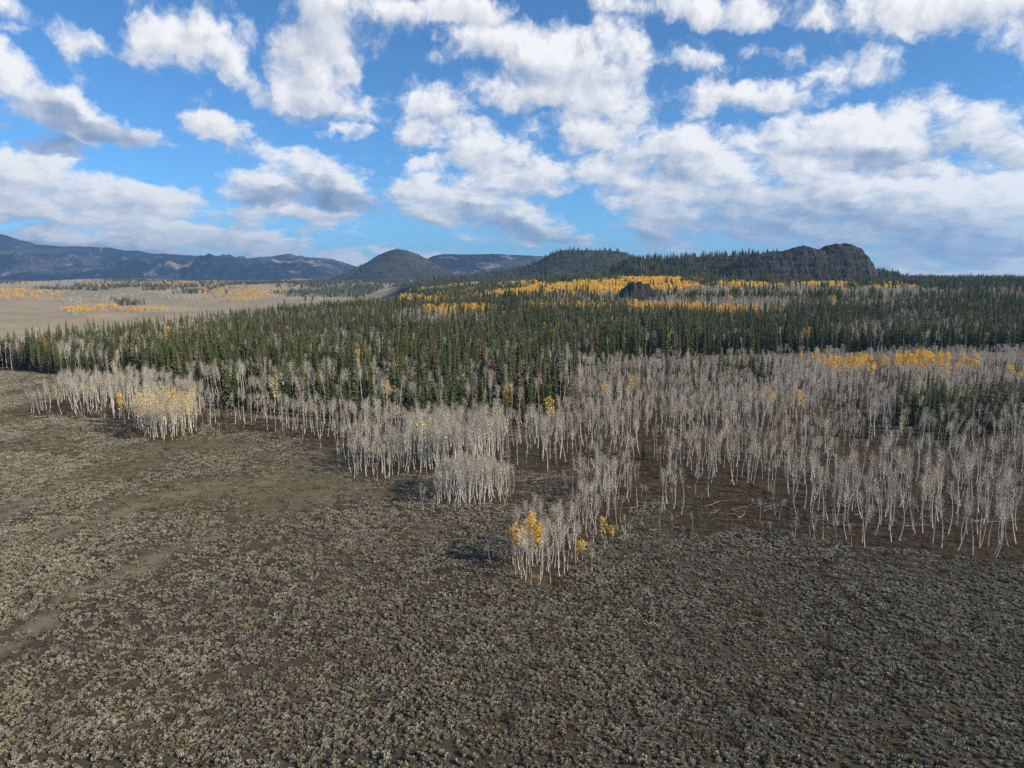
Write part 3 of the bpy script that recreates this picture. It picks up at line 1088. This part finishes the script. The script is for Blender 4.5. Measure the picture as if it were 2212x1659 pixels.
def scatter(name, src, P, scale, tilt=0.04, label='', cat='', zscale=None):
    """one stuff object: copies of the plants of a source collection at the points P"""
    n = len(P)
    rs = np.random.RandomState(len(name) * 131 + n)
    me = bpy.data.meshes.new(name)
    me.vertices.add(n)
    me.vertices.foreach_set('co', np.asarray(P, dtype=np.float32).ravel())
    add_attr(me, 'size', scale)
    add_attr(me, 'tall', np.ones(n) if zscale is None else zscale)
    a = me.attributes.new('turn', 'FLOAT_VECTOR', 'POINT')
    rot = np.stack([rs.normal(0, tilt, n), rs.normal(0, tilt, n), rs.uniform(0, 6.283, n)], -1)
    a.data.foreach_set('vector', rot.astype(np.float32).ravel())
    a = me.attributes.new('pick', 'INT', 'POINT')
    a.data.foreach_set('value', rs.randint(0, len(src.objects), n).astype(np.int32))
    o = link(name, me)
    gt = bpy.data.node_groups.new('scatter_' + name, 'GeometryNodeTree')
    gt.interface.new_socket('Geometry', in_out='INPUT', socket_type='NodeSocketGeometry')
    gt.interface.new_socket('Geometry', in_out='OUTPUT', socket_type='NodeSocketGeometry')
    nd, lk = gt.nodes, gt.links
    gi, go = nd.new('NodeGroupInput'), nd.new('NodeGroupOutput')
    iop = nd.new('GeometryNodeInstanceOnPoints')
    ci = nd.new('GeometryNodeCollectionInfo')
    ci.inputs['Collection'].default_value = src
    ci.inputs['Separate Children'].default_value = True
    ci.inputs['Reset Children'].default_value = True

    def named(nm, t):
        x = nd.new('GeometryNodeInputNamedAttribute')
        x.data_type = t
        x.inputs['Name'].default_value = nm
        return x.outputs['Attribute']
    lk.new(gi.outputs[0], iop.inputs['Points'])
    lk.new(ci.outputs[0], iop.inputs['Instance'])
    iop.inputs['Pick Instance'].default_value = True
    lk.new(named('pick', 'INT'), iop.inputs['Instance Index'])
    lk.new(named('turn', 'FLOAT_VECTOR'), iop.inputs['Rotation'])
    cx = nd.new('ShaderNodeCombineXYZ')
    mu = nd.new('ShaderNodeMath')
    mu.operation = 'MULTIPLY'
    sz = named('size', 'FLOAT')
    lk.new(sz, mu.inputs[0])
    lk.new(named('tall', 'FLOAT'), mu.inputs[1])
    lk.new(sz, cx.inputs[0])
    lk.new(sz, cx.inputs[1])
    lk.new(mu.outputs[0], cx.inputs[2])
    lk.new(cx.outputs[0], iop.inputs['Scale'])
    lk.new(iop.outputs[0], go.inputs[0])
    md = o.modifiers.new('scatter', 'NODES')
    md.node_group = gt
    tag(o, label, cat, kind='stuff')
    return o


# ------------------------------------------------------------------ where the plants stand
RS = np.random.RandomState(7)


def jitter_grid(x0, x1, y0, y1, step):
    gx, gy = np.meshgrid(np.arange(x0, x1, step), np.arange(y0, y1, step))
    gx, gy = gx.ravel(), gy.ravel()
    return gx + RS.uniform(0, step, gx.shape), gy + RS.uniform(0, step, gy.shape)


def wedge(x, y, tmax=0.86, margin=30):
    return np.abs(x) < y * tmax + margin


LIST = {k: [] for k in ('bare', 'gold', 'pale', 'spruce')}      # (x, y, z, height, grove)


def put(kind, x, y, h, grove):
    z = total_h(x, y)
    for i in range(len(x)):
        LIST[kind].append((x[i], y[i], z[i], h[i], grove if isinstance(grove, str) else grove[i]))


def near_aspens():
    for name, (poly, dens, (h0, h1)) in GROVE.items():
        P = np.array([flat_xy(min(max(u, -900), 3200), v) for u, v in poly])
        step = 1 / math.sqrt(dens)
        x, y = jitter_grid(P[:, 0].min(), P[:, 0].max(), P[:, 1].min(), P[:, 1].max(), step)
        ok = wedge(x, y, 1.08, 20)
        x, y = x[ok], y[ok]
        u, v, _ = project(x, y, 0 * x)
        keep = in_poly(u, v, poly)
        if name == 'right':
            # thinner towards the sagebrush, with gaps and clumps
            f = fbm(x / 22, y / 22, 81, 3)
            p = np.clip(0.85 + 2.2 * f, 0.06, 1) * np.clip(0.75 + (y - 135) / 130, .75, 1)
            keep &= RS.rand(len(x)) < p
            for c in CLEARINGS:
                keep &= ~(in_ell(u, v, c) & (RS.rand(len(x)) < .93))
            for c in POCKETS:
                keep &= ~(in_ell(u, v, c) & (RS.rand(len(x)) < .6))
        elif name not in ('dome', 'middle', 'left_tip', 'front'):
            keep &= RS.rand(len(x)) < np.clip(0.75 + 1.5 * fbm(x / 12, y / 12, 83, 2), .15, 1)
        if name not in ('dome', 'middle'):
            keep &= ~in_poly(u, v, GROVE['dome'][0])
        keep &= ~in_poly(u, v, PALE)
        x, y, u, v = x[keep], y[keep], u[keep], v[keep]
        h = h0 + (h1 - h0) * RS.beta(2.5, 2.0, len(x))
        if name == 'dome':      # a dome: tallest in the middle
            cxm, cym = P.mean(0)
            q = np.hypot((x - cxm) / np.ptp(P[:, 0]) * 2, (y - cym) / np.ptp(P[:, 1]) * 2)
            h = 9.2 - 3.2 * np.clip(q, 0, 1) ** 2 + RS.normal(0, .5, len(x))
        if name == 'middle':
            h = np.where(u < 870, 8.4 + RS.normal(0, .8, len(x)), 11.6 + RS.normal(0, 1.1, len(x)))
        g = np.zeros(len(x), bool)
        if name == 'right':
            for (cx_, cy_, rx, ry, pr) in YELLOW[:5]:
                g |= in_ell(u, v, (cx_, cy_, rx, ry)) & (RS.rand(len(x)) < pr)
            # dense young stand at the back
        put('gold', x[g], y[g], h[g] * .95, name)
        tint = ~g & (RS.rand(len(x)) < (.05 if name in ('left', 'link', 'mid_left') else .012))
        put('pale', x[tint], y[tint], h[tint], name)
        b = ~g & ~tint
        put('bare', x[b], y[b], h[b], name)
    # saplings and suckers around the rims of the groves
    x, y = jitter_grid(-300, 380, 85, 330, 2.6)
    u, v, _ = project(x, y, 0 * x)
    ring = np.zeros(len(x), bool)
    for dx, dy in ((4, 0), (-4, 0), (0, 5), (0, -5), (3, 3), (-3, -3)):
        uu, vv, _ = project(x + dx, y + dy, 0 * x)
        ring |= grove_mask(uu, vv)
    k = ring & ~in_poly(u, v, CONIFER) & wedge(x, y, 1.0, 10) & (RS.rand(len(x)) < np.where(grove_mask(u, v), .10, .30) * np.clip(.5 + 2 * fbm(x / 9, y / 9, 85, 2), 0, 1.4))
    put('bare', x[k], y[k], RS.uniform(1.6, 5.0, k.sum()), 'rim')
    # fading grove at left
    P = np.array([flat_xy(u, v) for u, v in PALE])
    x, y = jitter_grid(P[:, 0].min(), P[:, 0].max(), P[:, 1].min(), P[:, 1].max(), 2.6)
    u, v, _ = project(x, y, 0 * x)
    k = in_poly(u, v, PALE)
    put('pale', x[k], y[k], 8.2 + 3.0 * RS.rand(k.sum()), 'pale')
    # single golden trees: pixel of the trunk base, height
    for (u, v, h, nm) in [(1107, 1214, 6.6, 'front'), (1124, 1212, 6.2, 'front'), (1136, 1210, 7.0, 'front'), (1150, 1216, 7.2, 'front'), (1164, 1212, 6.6, 'front'), (1158, 1198, 7.6, 'front'),
                          (1249, 1210, 3.4, 'neck'), (1259, 1208, 3.8, 'neck'), (1312, 1172, 4.6, 'neck'), (1325, 1172, 3.2, 'neck'),
                          (1657, 902, 9.2, 'alone_a'), (1720, 905, 10.0, 'alone_b'), (1364, 870, 9.5, 'right'), (1312, 880, 9, 'right'),
                          (1096, 902, 12, 'conifer'), (1186, 935, 11, 'link'), (830, 905, 12, 'conifer'),
                          (1800, 838, 11, 'right'), (1885, 838, 11, 'right'), (2040, 842, 11, 'right'), (270, 915, 10.5, 'left'), (385, 924, 11.6, 'pale')]:
        x, y = flat_xy(u, v)
        put('gold', np.array([x]), np.array([y]), np.array([h]), nm)


def conifers_near():
    x, y = jitter_grid(-560, 780, 180, 760, 4.3)
    k = wedge(x, y, 1.0, 40)
    x, y = x[k], y[k]
    z = total_h(x, y)
    u, v, _ = project(x, y, z)
    s = edge_s(x, y)
    k = in_poly(u, v, CONIFER) & (s < 4 + 16 * fbm(x / 60, y / 60, 91, 2))
    pk = np.zeros(len(x), bool)
    for c in POCKETS:
        pk |= in_ell(u, v, c) & (RS.rand(len(x)) < .62)
    # stray conifers among the aspens
    stray = grove_mask(u, v) & (RS.rand(len(x)) < .03) & (y > 185)
    grey = np.zeros(len(x), bool)
    gold = np.zeros(len(x), bool)
    for (a, b, c, d, pr) in GREY:
        grey |= in_ell(u, v, (a, b, c, d)) & (RS.rand(len(x)) < pr)
    grey |= k & (RS.rand(len(x)) < .08 + .38 * (fbm(x / 40, y / 40, 93, 2) > .24))
    # aspens push into the front rows of the spruces left of centre
    grey |= k & (u > 430) & (u < 880) & (v > 840) & (RS.rand(len(x)) < .45)
    for (a, b, c, d, pr) in YELLOW[5:]:
        gold |= in_ell(u, v, (a, b, c, d)) & (RS.rand(len(x)) < pr)
    gold |= k & (RS.rand(len(x)) < .006)
    dens = np.clip(1.0 + .9 * fbm(x / 30, y / 30, 95, 3), .35, 1)
    k &= RS.rand(len(x)) < dens
    h = np.clip(17.5 + RS.normal(0, 3.4, len(x)), 8, 25)
    h *= np.where((s > -130) & (x < -120), .82, 1)
    small = RS.rand(len(x)) < .18
    h[small] *= .55
    sp = (k & ~grey & ~gold) | pk | stray
    h[pk] *= .75
    h[stray] = RS.uniform(3, 8, stray.sum())
    put('spruce', x[sp], y[sp], h[sp], 'spruce')
    a = k & grey & ~gold
    put('bare', x[a], y[a], RS.uniform(11, 15, a.sum()), 'wood')
    a = k & gold
    put('gold', x[a], y[a], RS.uniform(10, 14, a.sum()), 'wood')


FAR = {'far_spruce': [], 'far_bare': [], 'far_gold': []}


def put_far(kind, x, y, sc):
    if len(x):
        FAR[kind].append(np.stack([x, y, total_h(x, y), sc], -1))


def far_woods():
    for (y0, y1, step) in ((760, 1400, 9.5), (1400, 2300, 13.0), (2300, 4600, 24.0)):
        w = y1 * 1.0
        x, y = jitter_grid(-w, w, y0, y1, step)
        k = wedge(x, y, .95, 40)
        x, y = x[k], y[k]
        z = total_h(x, y)
        u, v, _ = project(x, y, z)
        s = edge_s(x, y)
        on_butte = stands(butte, x, y, 3)
        on_hill = stands(wood_hill, x, y, 2) | stands(cone_hill, x, y, 2) | stands(mid_hill, x, y, 2)
        plateau = (s < 4 + 20 * fbm(x / 80, y / 80, 97, 2)) & ~on_butte
        grey = np.zeros(len(x), bool)
        gold = np.zeros(len(x), bool)
        uw, vw = u + 60 * fbm(x / 90, y / 130, 141, 3), v + 7 * fbm(x / 110, y / 150, 143, 3)
        for (a, b, c, d, pr) in GREY:
            grey |= in_ell(uw, vw, (a, b, c, d)) & (RS.rand(len(x)) < pr)
        for (a, b, c, d, pr) in YELLOW[5:]:
            gold |= in_ell(uw, vw, (a, b, c, d)) & (RS.rand(len(x)) < pr)
        noise = fbm(x / 180, y / 220, 99, 4)
        mid = (u > 560) & (u < 1150) & (y > 900)
        grey |= (noise > .02) & mid & (RS.rand(len(x)) < .75)
        gold |= mid & (fbm(x / 150, y / 240, 103, 3) > .22) & (RS.rand(len(x)) < .8)
        grey |= RS.rand(len(x)) < np.where((u > 1200) & (fbm(x / 70, y / 90, 117, 3) > .06), .62, .16)
        gold |= RS.rand(len(x)) < .012
        grey &= ~on_hill
        gold &= ~on_hill
        plateau &= ~in_ell(u, v, (1378, 648, 62, 15))
        keep = plateau & (RS.rand(len(x)) < np.clip(1.0 + .8 * fbm(x / 60, y / 60, 105, 2), .3, 1))
        if y0 >= 2300:
            keep &= RS.rand(len(x)) < .8
        # trees on the butte: only on its gentler lower flanks and a few on the ledges
        bz = butte.h(x, y)
        bt = on_butte & (((bz < 52) & (RS.rand(len(x)) < np.where(u > 1760, .85, .25))) | ((u < 1645) & (RS.rand(len(x)) < .85)) | ((bz < 85) & (RS.rand(len(x)) < .10)))
        sc = RS.uniform(.75, 1.1, len(x)) * (1 + .2 * (step > 12))
        a = (keep & ~grey & ~gold) | bt
        put_far('far_spruce', x[a], y[a], sc[a] * np.where(bt[a], np.where(bz[a] > 52, .5, .75), np.where(on_hill[a], .72, 1)))
        a = keep & grey & ~gold
        put_far('far_bare', x[a], y[a], sc[a])
        a = keep & gold
        put_far('far_gold', x[a], y[a], sc[a])
        # the valley beyond the rim: pasture with groves
        val = (s >= 25) & (y > 1150) & ~on_hill
        na = fbm(x / 260, y / 420, 107, 4)
        nb = fbm(x / 300, y / 380, 111, 4)
        up = sstep(2900, 4700, y)
        far_v = y > 2900
        vg = val & far_v & (na > .42 - .34 * up) & (RS.rand(len(x)) < .8)
        vy = val & far_v & (nb > .44 - .22 * up) & (RS.rand(len(x)) < .8)
        for (a_, b_, c_, d_) in ((525, 636, 86, 15), (50, 636, 90, 9), (260, 668, 110, 3), (175, 672, 24, 5), (620, 625, 60, 6)):
            vy |= val & in_ell(uw, vw, (a_, b_, c_, d_)) & (RS.rand(len(x)) < .55)
        vs = val & far_v & (fbm(x / 220, y / 330, 113, 4) > .46 - .50 * up) & (RS.rand(len(x)) < .8)
        for (a_, b_, c_, d_, pr) in ((170, 650, 34, 12, .7), (280, 646, 46, 12, .7), (400, 632, 80, 12, .7), (690, 634, 110, 16, .6), (500, 655, 90, 6, .4), (30, 612, 120, 5, .6)):
            vg |= val & in_ell(uw, vw, (a_, b_, c_, d_)) & (RS.rand(len(x)) < pr)
        for (a_, b_, c_, d_, pr) in ((190, 622, 120, 4, .8), (420, 624, 80, 5, .6), (700, 630, 110, 16, .6), (350, 616, 160, 3, .8), (270, 655, 40, 3, .5), (640, 614, 130, 5, .8)):
            vs |= val & in_ell(uw, vw, (a_, b_, c_, d_)) & (RS.rand(len(x)) < pr)
        put_far('far_spruce', x[vs & ~vy], y[vs & ~vy], sc[vs & ~vy] * .9)
        vg &= ~vs & ~vy
        put_far('far_bare', x[vg], y[vg], sc[vg] * .85)
        put_far('far_gold', x[vy], y[vy], sc[vy] * .85)
    # woods on the cone
    x, y = jitter_grid(cone_hill.xs[0], cone_hill.xs[-1], 4250, 5400, 30)
    z = cone_hill.h(x, y)
    k = stands(cone_hill, x, y, 4) & (RS.rand(len(x)) < np.clip(.75 + fbm(x / 200, y / 200, 115, 3), .1, 1))
    put_far('far_spruce', x[k], y[k], RS.uniform(.45, .7, k.sum()))


near_aspens()
conifers_near()
far_woods()


# ------------------------------------------------------------------ the 300 largest of each kind as trees of their own, the rest as one mass
def ordinal(n):
    return '%d%s' % (n, 'th' if 10 < n % 100 < 14 else {1: 'st', 2: 'nd', 3: 'rd'}.get(n % 10, 'th'))


WHERE = {
    'front': 'in the small clump nearest the camera', 'neck': 'in the thin strip behind the nearest clump', 'dome': 'in the round dense central clump',
    'middle': 'in the tall grove behind the round clump', 'right': 'along the big right grove\'s front', 'link': 'in the gap between central and right groves',
    'mid_left': 'in the row left of the central grove', 'left': 'in the left grove', 'left_tip': 'at the left grove\'s far tip', 'pale': 'in the fading left grove',
    'wood': 'among the spruces', 'rim': 'at the groves\' rims', 'conifer': 'among the spruces', 'alone_a': '', 'alone_b': '', 'spruce': 'at the spruce forest\'s near edge',
}
NAMES = {'bare': ('bare_aspen', 'bare white aspen', 'leafless aspens'), 'gold': ('golden_aspen', 'golden leaved aspen', 'golden aspens'),
         'pale': ('fading_aspen', 'fading yellow aspen', 'fading aspens'), 'spruce': ('spruce_tree', 'dark green spruce', 'spruces')}
BASE_H = {'bare': 12.0, 'gold': 12.0, 'pale': 12.0, 'spruce': 20.0}


def grow(kind, limit=300):
    rows = LIST[kind]
    A = np.array([r[:4] for r in rows])
    gv = [r[4] for r in rows]
    u, v, dep = project(A[:, 0], A[:, 1], A[:, 2])
    _, vt, _ = project(A[:, 0], A[:, 1], A[:, 2] + A[:, 3])
    size = (v - vt)
    inside = (u > 4) & (u < 2208) & (vt < 1640)
    size = np.where(inside, size, -1)
    order = np.argsort(-size)
    pick_ = [i for i in order[:limit] if size[i] > 0]
    rest = np.setdiff1d(np.arange(len(rows)), pick_)
    name, look, group = NAMES[kind]
    rr = random.Random(hash(kind) % 1000 if False else len(rows))
    bygrove = {}
    for i in pick_:
        bygrove.setdefault(WHERE[gv[i]], []).append(i)
    for wh, idx in bygrove.items():
        idx.sort(key=lambda i: u[i])
        for n, i in enumerate(idx):
            vi = rr.randrange(len(kinds[kind]))
            t, c = kinds[kind][vi]
            e = bpy.data.objects.new(name, None)
            e.empty_display_size = 0.5
            col.objects.link(e)
            k = A[i, 3] / BASE_H[kind]
            kw = k ** 0.7 * rr.uniform(.9, 1.15)
            e.location = (A[i, 0], A[i, 1], A[i, 2] - .05)
            e.scale = (kw, kw, k)
            tl = .03 if kind == 'spruce' else .075
            e.rotation_euler = (rr.gauss(0, tl), rr.gauss(0, tl), rr.uniform(0, 6.283))
            to, co = bpy.data.objects.new('trunk', t), bpy.data.objects.new('crown', c)
            for q in (to, co):
                col.objects.link(q)
                q.parent = e
            if gv[i] == 'alone_a':
                lab = 'round golden aspen standing alone among bare trees, left of the two'
            elif gv[i] == 'alone_b':
                lab = 'taller oval golden aspen standing alone among bare trees, right of the two'
            elif len(idx) == 1:
                lab = '%s %s' % (look, wh)
            else:
                lab = '%s %s, %s from the left' % (look, wh, ordinal(n + 1))
            tag(e, lab, 'tree', group)
    B = A[rest]
    sc = B[:, 3] / BASE_H[kind]
    wd = sc ** 0.7
    scatter({'bare': 'aspen_woods', 'gold': 'golden_aspen_woods', 'pale': 'fading_aspen_woods', 'spruce': 'spruce_forest'}[kind], SRC[kind], B[:, :3] - np.array([0, 0, .05]), wd,
            .03 if kind == 'spruce' else .07, {'bare': 'mass of leafless grey aspens behind the front trees', 'gold': 'golden aspens scattered through the farther woods',
                                               'pale': 'farther aspens with a few fading leaves', 'spruce': 'dark spruce forest behind the front rows'}[kind], 'woods', sc / wd)


for kd in ('bare', 'gold', 'pale', 'spruce'):
    if len(LIST[kd]) > 300:
        grow(kd)
    else:
        grow(kd, 299)
for kd, (nm, lb) in {'far_spruce': ('far_spruce_forest', 'far spruce forest fading towards the hills'), 'far_bare': ('far_aspen_woods', 'far grey leafless aspen woods'),
                     'far_gold': ('far_golden_woods', 'far golden aspen groves below the butte')}.items():
    F = np.concatenate(FAR[kd])
    scatter(nm, SRC[kd], F[:, :3], F[:, 3], .02, lb, 'woods')
print('TREES', {k: len(v) for k, v in LIST.items()}, {k: sum(map(len, v)) for k, v in FAR.items()})


# ------------------------------------------------------------------ sagebrush
def build_sage():
    x, y = jitter_grid(-380, 330, 34, 420, 1.08)
    k = wedge(x, y, 1.0, 25)
    x, y = x[k], y[k]
    z = ground_h(x, y)
    u, v, _ = project(x, y, z)
    d = sage_density(x, y)
    gm = grove_mask(u, v) | in_poly(u, v, CONIFER)
    d = np.where(gm, 0.05, d)
    k = RS.rand(len(x)) < d
    k &= edge_s(x, y) > -1e9
    x, y, z, u, v = x[k], y[k], z[k], u[k], v[k]
    sz = np.clip(.92 + .28 * fbm(x / 14, y / 14, 121, 2) + RS.normal(0, .13, len(x)), .5, 1.5)
    thin = sage_density(x, y)
    sz *= .92 * (.5 + .5 * np.clip(thin * 1.2, 0, 1))
    # the strip along the lower edge of the picture: bushes of their own
    ok = (u > 3) & (u < 2209) & (v < 1652)
    order = np.argsort(np.where(ok, -v, 1e9))
    front = order[:110]
    pts = []
    rr = random.Random(5)
    for i in front:
        for q in range(3):
            a, dd = rr.uniform(0, 6.28), 1.0 * math.sqrt(rr.random())
            pts.append((x[i] + dd * math.cos(a), y[i] + dd * math.sin(a), rr.uniform(.65, 1.3) * sz[i]))
    P = np.array(pts)
    pu, pv, _ = project(P[:, 0], P[:, 1], ground_h(P[:, 0], P[:, 1]))
    ins = (pu > 3) & (pu < 2209) & (pv < 1656)
    P, pu = P[ins][:300], pu[ins][:300]
    P = P[np.argsort(pu)]
    Z = ground_h(P[:, 0], P[:, 1])
    for n, (px, py, s) in enumerate(P):
        o = link('sagebrush', rr.choice(sage_meshes))
        o.location = (px, py, Z[n])
        o.scale = (s, s, s * rr.uniform(.85, 1.2))
        o.rotation_euler = (0, 0, rr.uniform(0, 6.28))
        tag(o, 'grey green sagebrush along the photo\'s bottom edge, %s from the left' % ordinal(n + 1), 'bush', 'sagebrush along the bottom edge')
    rest = np.setdiff1d(np.arange(len(x)), front)
    scatter('sagebrush_cover', SRC['sage'], np.stack([x, y, z], -1)[rest], sz[rest], .03, 'grey green sagebrush covering the open ground', 'sagebrush')
    print('SAGE', len(rest), len(P))


def tuft_patch(seed):
    r = random.Random(seed)
    mb = MB()
    for k in range(16):
        a, q = r.uniform(0, 6.283), 1.3 * math.sqrt(r.random())
        c = Vector((q * math.cos(a), q * math.sin(a), 0))
        for j in range(7):
            b = c + Vector((r.uniform(-.1, .1), r.uniform(-.1, .1), 0))
            s_ = Vector((r.uniform(-1, 1), r.uniform(-1, 1), 0)).normalized() * .035
            mb.tri(b - s_, b + s_, b + Vector((r.uniform(-.2, .2), r.uniform(-.2, .2), r.uniform(.14, .42))))
    return mb.mesh('tufts', [M['tuft']])


def build_tufts():
    x, y = jitter_grid(-360, 380, 40, 420, 2.1)
    k = wedge(x, y, 1.0, 20)
    x, y = x[k], y[k]
    z = ground_h(x, y)
    u, v, _ = project(x, y, z)
    gm = grove_mask(u, v) | (in_poly(u, v, CONIFER) & (y < 330))
    k = RS.rand(len(x)) < np.where(gm, .8, .35 * (1 - sage_density(x, y)) + .22)
    P = np.stack([x, y, z], -1)[k]
    scatter('dry_grass', proto_set('tuft', [tuft_patch(960 + i) for i in range(6)]), P, RS.uniform(.7, 1.3, k.sum()), .02, 'tufts of dry grass and low brush between bushes and under aspens', 'grass')


build_sage()
build_tufts()


# ------------------------------------------------------------------ fallen logs, shrubs, the small outcrop
def log_mesh(seed, L):
    r = random.Random(seed)
    mb = MB()
    n = 6
    pts = [(L * i / n - L / 2, .12 * math.sin(i * 1.3 + seed), .14 + .05 * math.sin(i * 2.1 + seed)) for i in range(n + 1)]
    mb.tube(pts, [.095 * (1 - .7 * i / n) for i in range(n + 1)], 6)
    mb.f.append(tuple(range(5, -1, -1)))
    mb.m.append(0)
    for k in range(r.randint(3, 6)):
        p = Vector(pts[r.randint(2, n - 1)])
        d = Vector((r.uniform(.2, .8), r.uniform(-1, 1), r.uniform(.1, .8))).normalized()
        mb.tube([p, p + d * r.uniform(.4, 1.3)], [.025, .008], 3, 0, False)
    return mb.mesh('fallen_log', [M['log_bark']], True)


LOGS = [log_mesh(900 + i, L) for i, L in enumerate((5, 6.5, 8, 9.5, 7, 11))]


def build_logs():
    spots = []
    r = random.Random(3)
    zones = [((1425, 1098, 60, 14), 14, 'in the right grove\'s deadfall tangle'), ((1600, 1100, 90, 26), 12, 'under the right grove\'s left front'),
             ((1800, 1110, 90, 26), 10, 'under the right grove\'s middle front'), ((2030, 1120, 120, 40), 9, 'under the right grove\'s far right front'),
             ((1140, 1024, 36, 8), 6, 'in the opening right of the round clump'), ((690, 930, 60, 8), 3, 'beside the row left of the central grove'), ((1290, 1010, 50, 14), 4, 'in the right grove\'s brown clearing'),
             ((2130, 1000, 50, 12), 4, 'in the clearing at far right')]
    for (cx_, cy_, rx, ry), n, wh in zones:
        it = []
        for k in range(n):
            a, q = r.uniform(0, 6.28), math.sqrt(r.random())
            it.append((cx_ + rx * q * math.cos(a), cy_ + ry * q * math.sin(a)))
        it.sort()
        for k, (uu, vv) in enumerate(it):
            x, y = flat_xy(uu, vv)
            z = float(ground_h(np.array([x]), np.array([y]))[0])
            o = link('fallen_log', r.choice(LOGS))
            o.location = (x, y, z + .02)
            o.rotation_euler = (r.uniform(0, .5), r.uniform(-.10, .02), r.gauss(0.1, .8) + (math.pi if r.random() < .5 else 0))
            tag(o, 'pale fallen aspen log %s, %s from the left' % (wh, ordinal(k + 1)), 'log', 'fallen aspen logs')


def build_shrubs():
    r = random.Random(9)
    zones = [((300, 942, 26, 12), 9, 'beside the fading yellow grove'), ((560, 945, 90, 6), 8, 'at the foot of the aspen row'), ((160, 902, 60, 5), 6, 'in front of the left grove')]
    for (cx_, cy_, rx, ry), n, wh in zones:
        it = sorted((cx_ + rx * r.uniform(-1, 1), cy_ + ry * r.uniform(-1, 1)) for _ in range(n))
        for k, (uu, vv) in enumerate(it):
            x, y = flat_xy(uu, vv)
            o = link('shrub', r.choice(shrub_meshes))
            o.location = (x, y, float(ground_h(np.array([x]), np.array([y]))[0]))
            s = r.uniform(.8, 1.7)
            o.scale = (s * 1.2, s * 1.2, s)
            o.rotation_euler = (0, 0, r.uniform(0, 6.28))
            tag(o, 'brown leafless shrub %s, %s from the left' % (wh, ordinal(k + 1)), 'shrub', 'brown shrubs by the groves')


def build_outcrop():
    # low black crag in the far golden groves, 1335 to 1422 px wide, foot near v = 637
    D = 940.0
    d0, d1 = px_dir(1326, 620), px_dir(1430, 620)
    x0, x1 = d0[0] / d0[1] * D, d1[0] / d1[1] * D
    P = [(0, 0), (.04, .30), (.13, .42), (.17, .66), (.27, .74), (.31, .93), (.46, 1.0), (.56, .97), (.60, .86), (.73, .84), (.78, .62), (.88, .52), (.94, .30), (1, 0)]
    n, m = 90, 60
    t = np.linspace(0, 1, n)
    q = np.linspace(-1, 1, m)
    T, Q = np.meshgrid(t, q)
    X = x0 + (x1 - x0) * T
    Y = D + 28 * Q
    base = float(ground_h(np.array([(x0 + x1) / 2]), np.array([D]))[0])
    top = CAM_H + px_dir(1380, 611)[2] / px_dir(1380, 611)[1] * D
    Hh = np.interp(T, [p[0] for p in P], [p[1] for p in P]) * np.clip(1 - Q ** 2, 0, 1) ** .7
    hh = (top - base + 3) * Hh
    hh = hh * (1 + .35 * (ridged(X / 9, Y / 12, 131, 4, .6) - .55))
    st = 3.2
    f = hh / st + .5 * fbm(X / 10, Y / 10, 133, 2)
    hh = np.where(Hh > .02, .3 * hh + .7 * st * (np.floor(f) + sstep(.3, .75, f - np.floor(f)) - .5 * fbm(X / 10, Y / 10, 133, 2)), hh)
    me = grid_mesh('rock_outcrop', X, Y, base - 3 + np.maximum(hh, 0), M['outcrop'], smooth=False)
    tag(link('rock_outcrop', me), 'low black rock crag standing among the golden aspens below the butte', 'rock')


build_logs()
build_shrubs()
build_outcrop()
#@@END_PLANTS

# ------------------------------------------------------------------ air
def build_haze():
    m, g, out = new_mat('haze_air')
    pv = g.n('ShaderNodeVolumePrincipled')
    pv.inputs['Color'].default_value = (0.28, 0.56, 1.0, 1)
    pv.inputs['Density'].default_value = HAZE
    pv.inputs['Anisotropy'].default_value = 0.2
    g.link(pv.outputs[0], out.inputs['Volume'])
    L, zb, zt = 18400.0, -75.0, 830.0
    vs = [(sx * L, sy * L, z) for z in (zb, zt) for sx, sy in ((-1, -1), (1, -1), (1, 1), (-1, 1))]
    fs = [(0, 3, 2, 1), (4, 5, 6, 7), (0, 1, 5, 4), (1, 2, 6, 5), (2, 3, 7, 6), (3, 0, 4, 7)]
    tag(link('haze', mesh_from('haze', vs, fs, [m])), 'thin blue air that veils the far hills', 'haze', kind='stuff')


HAZE = 5.6e-5
build_haze()
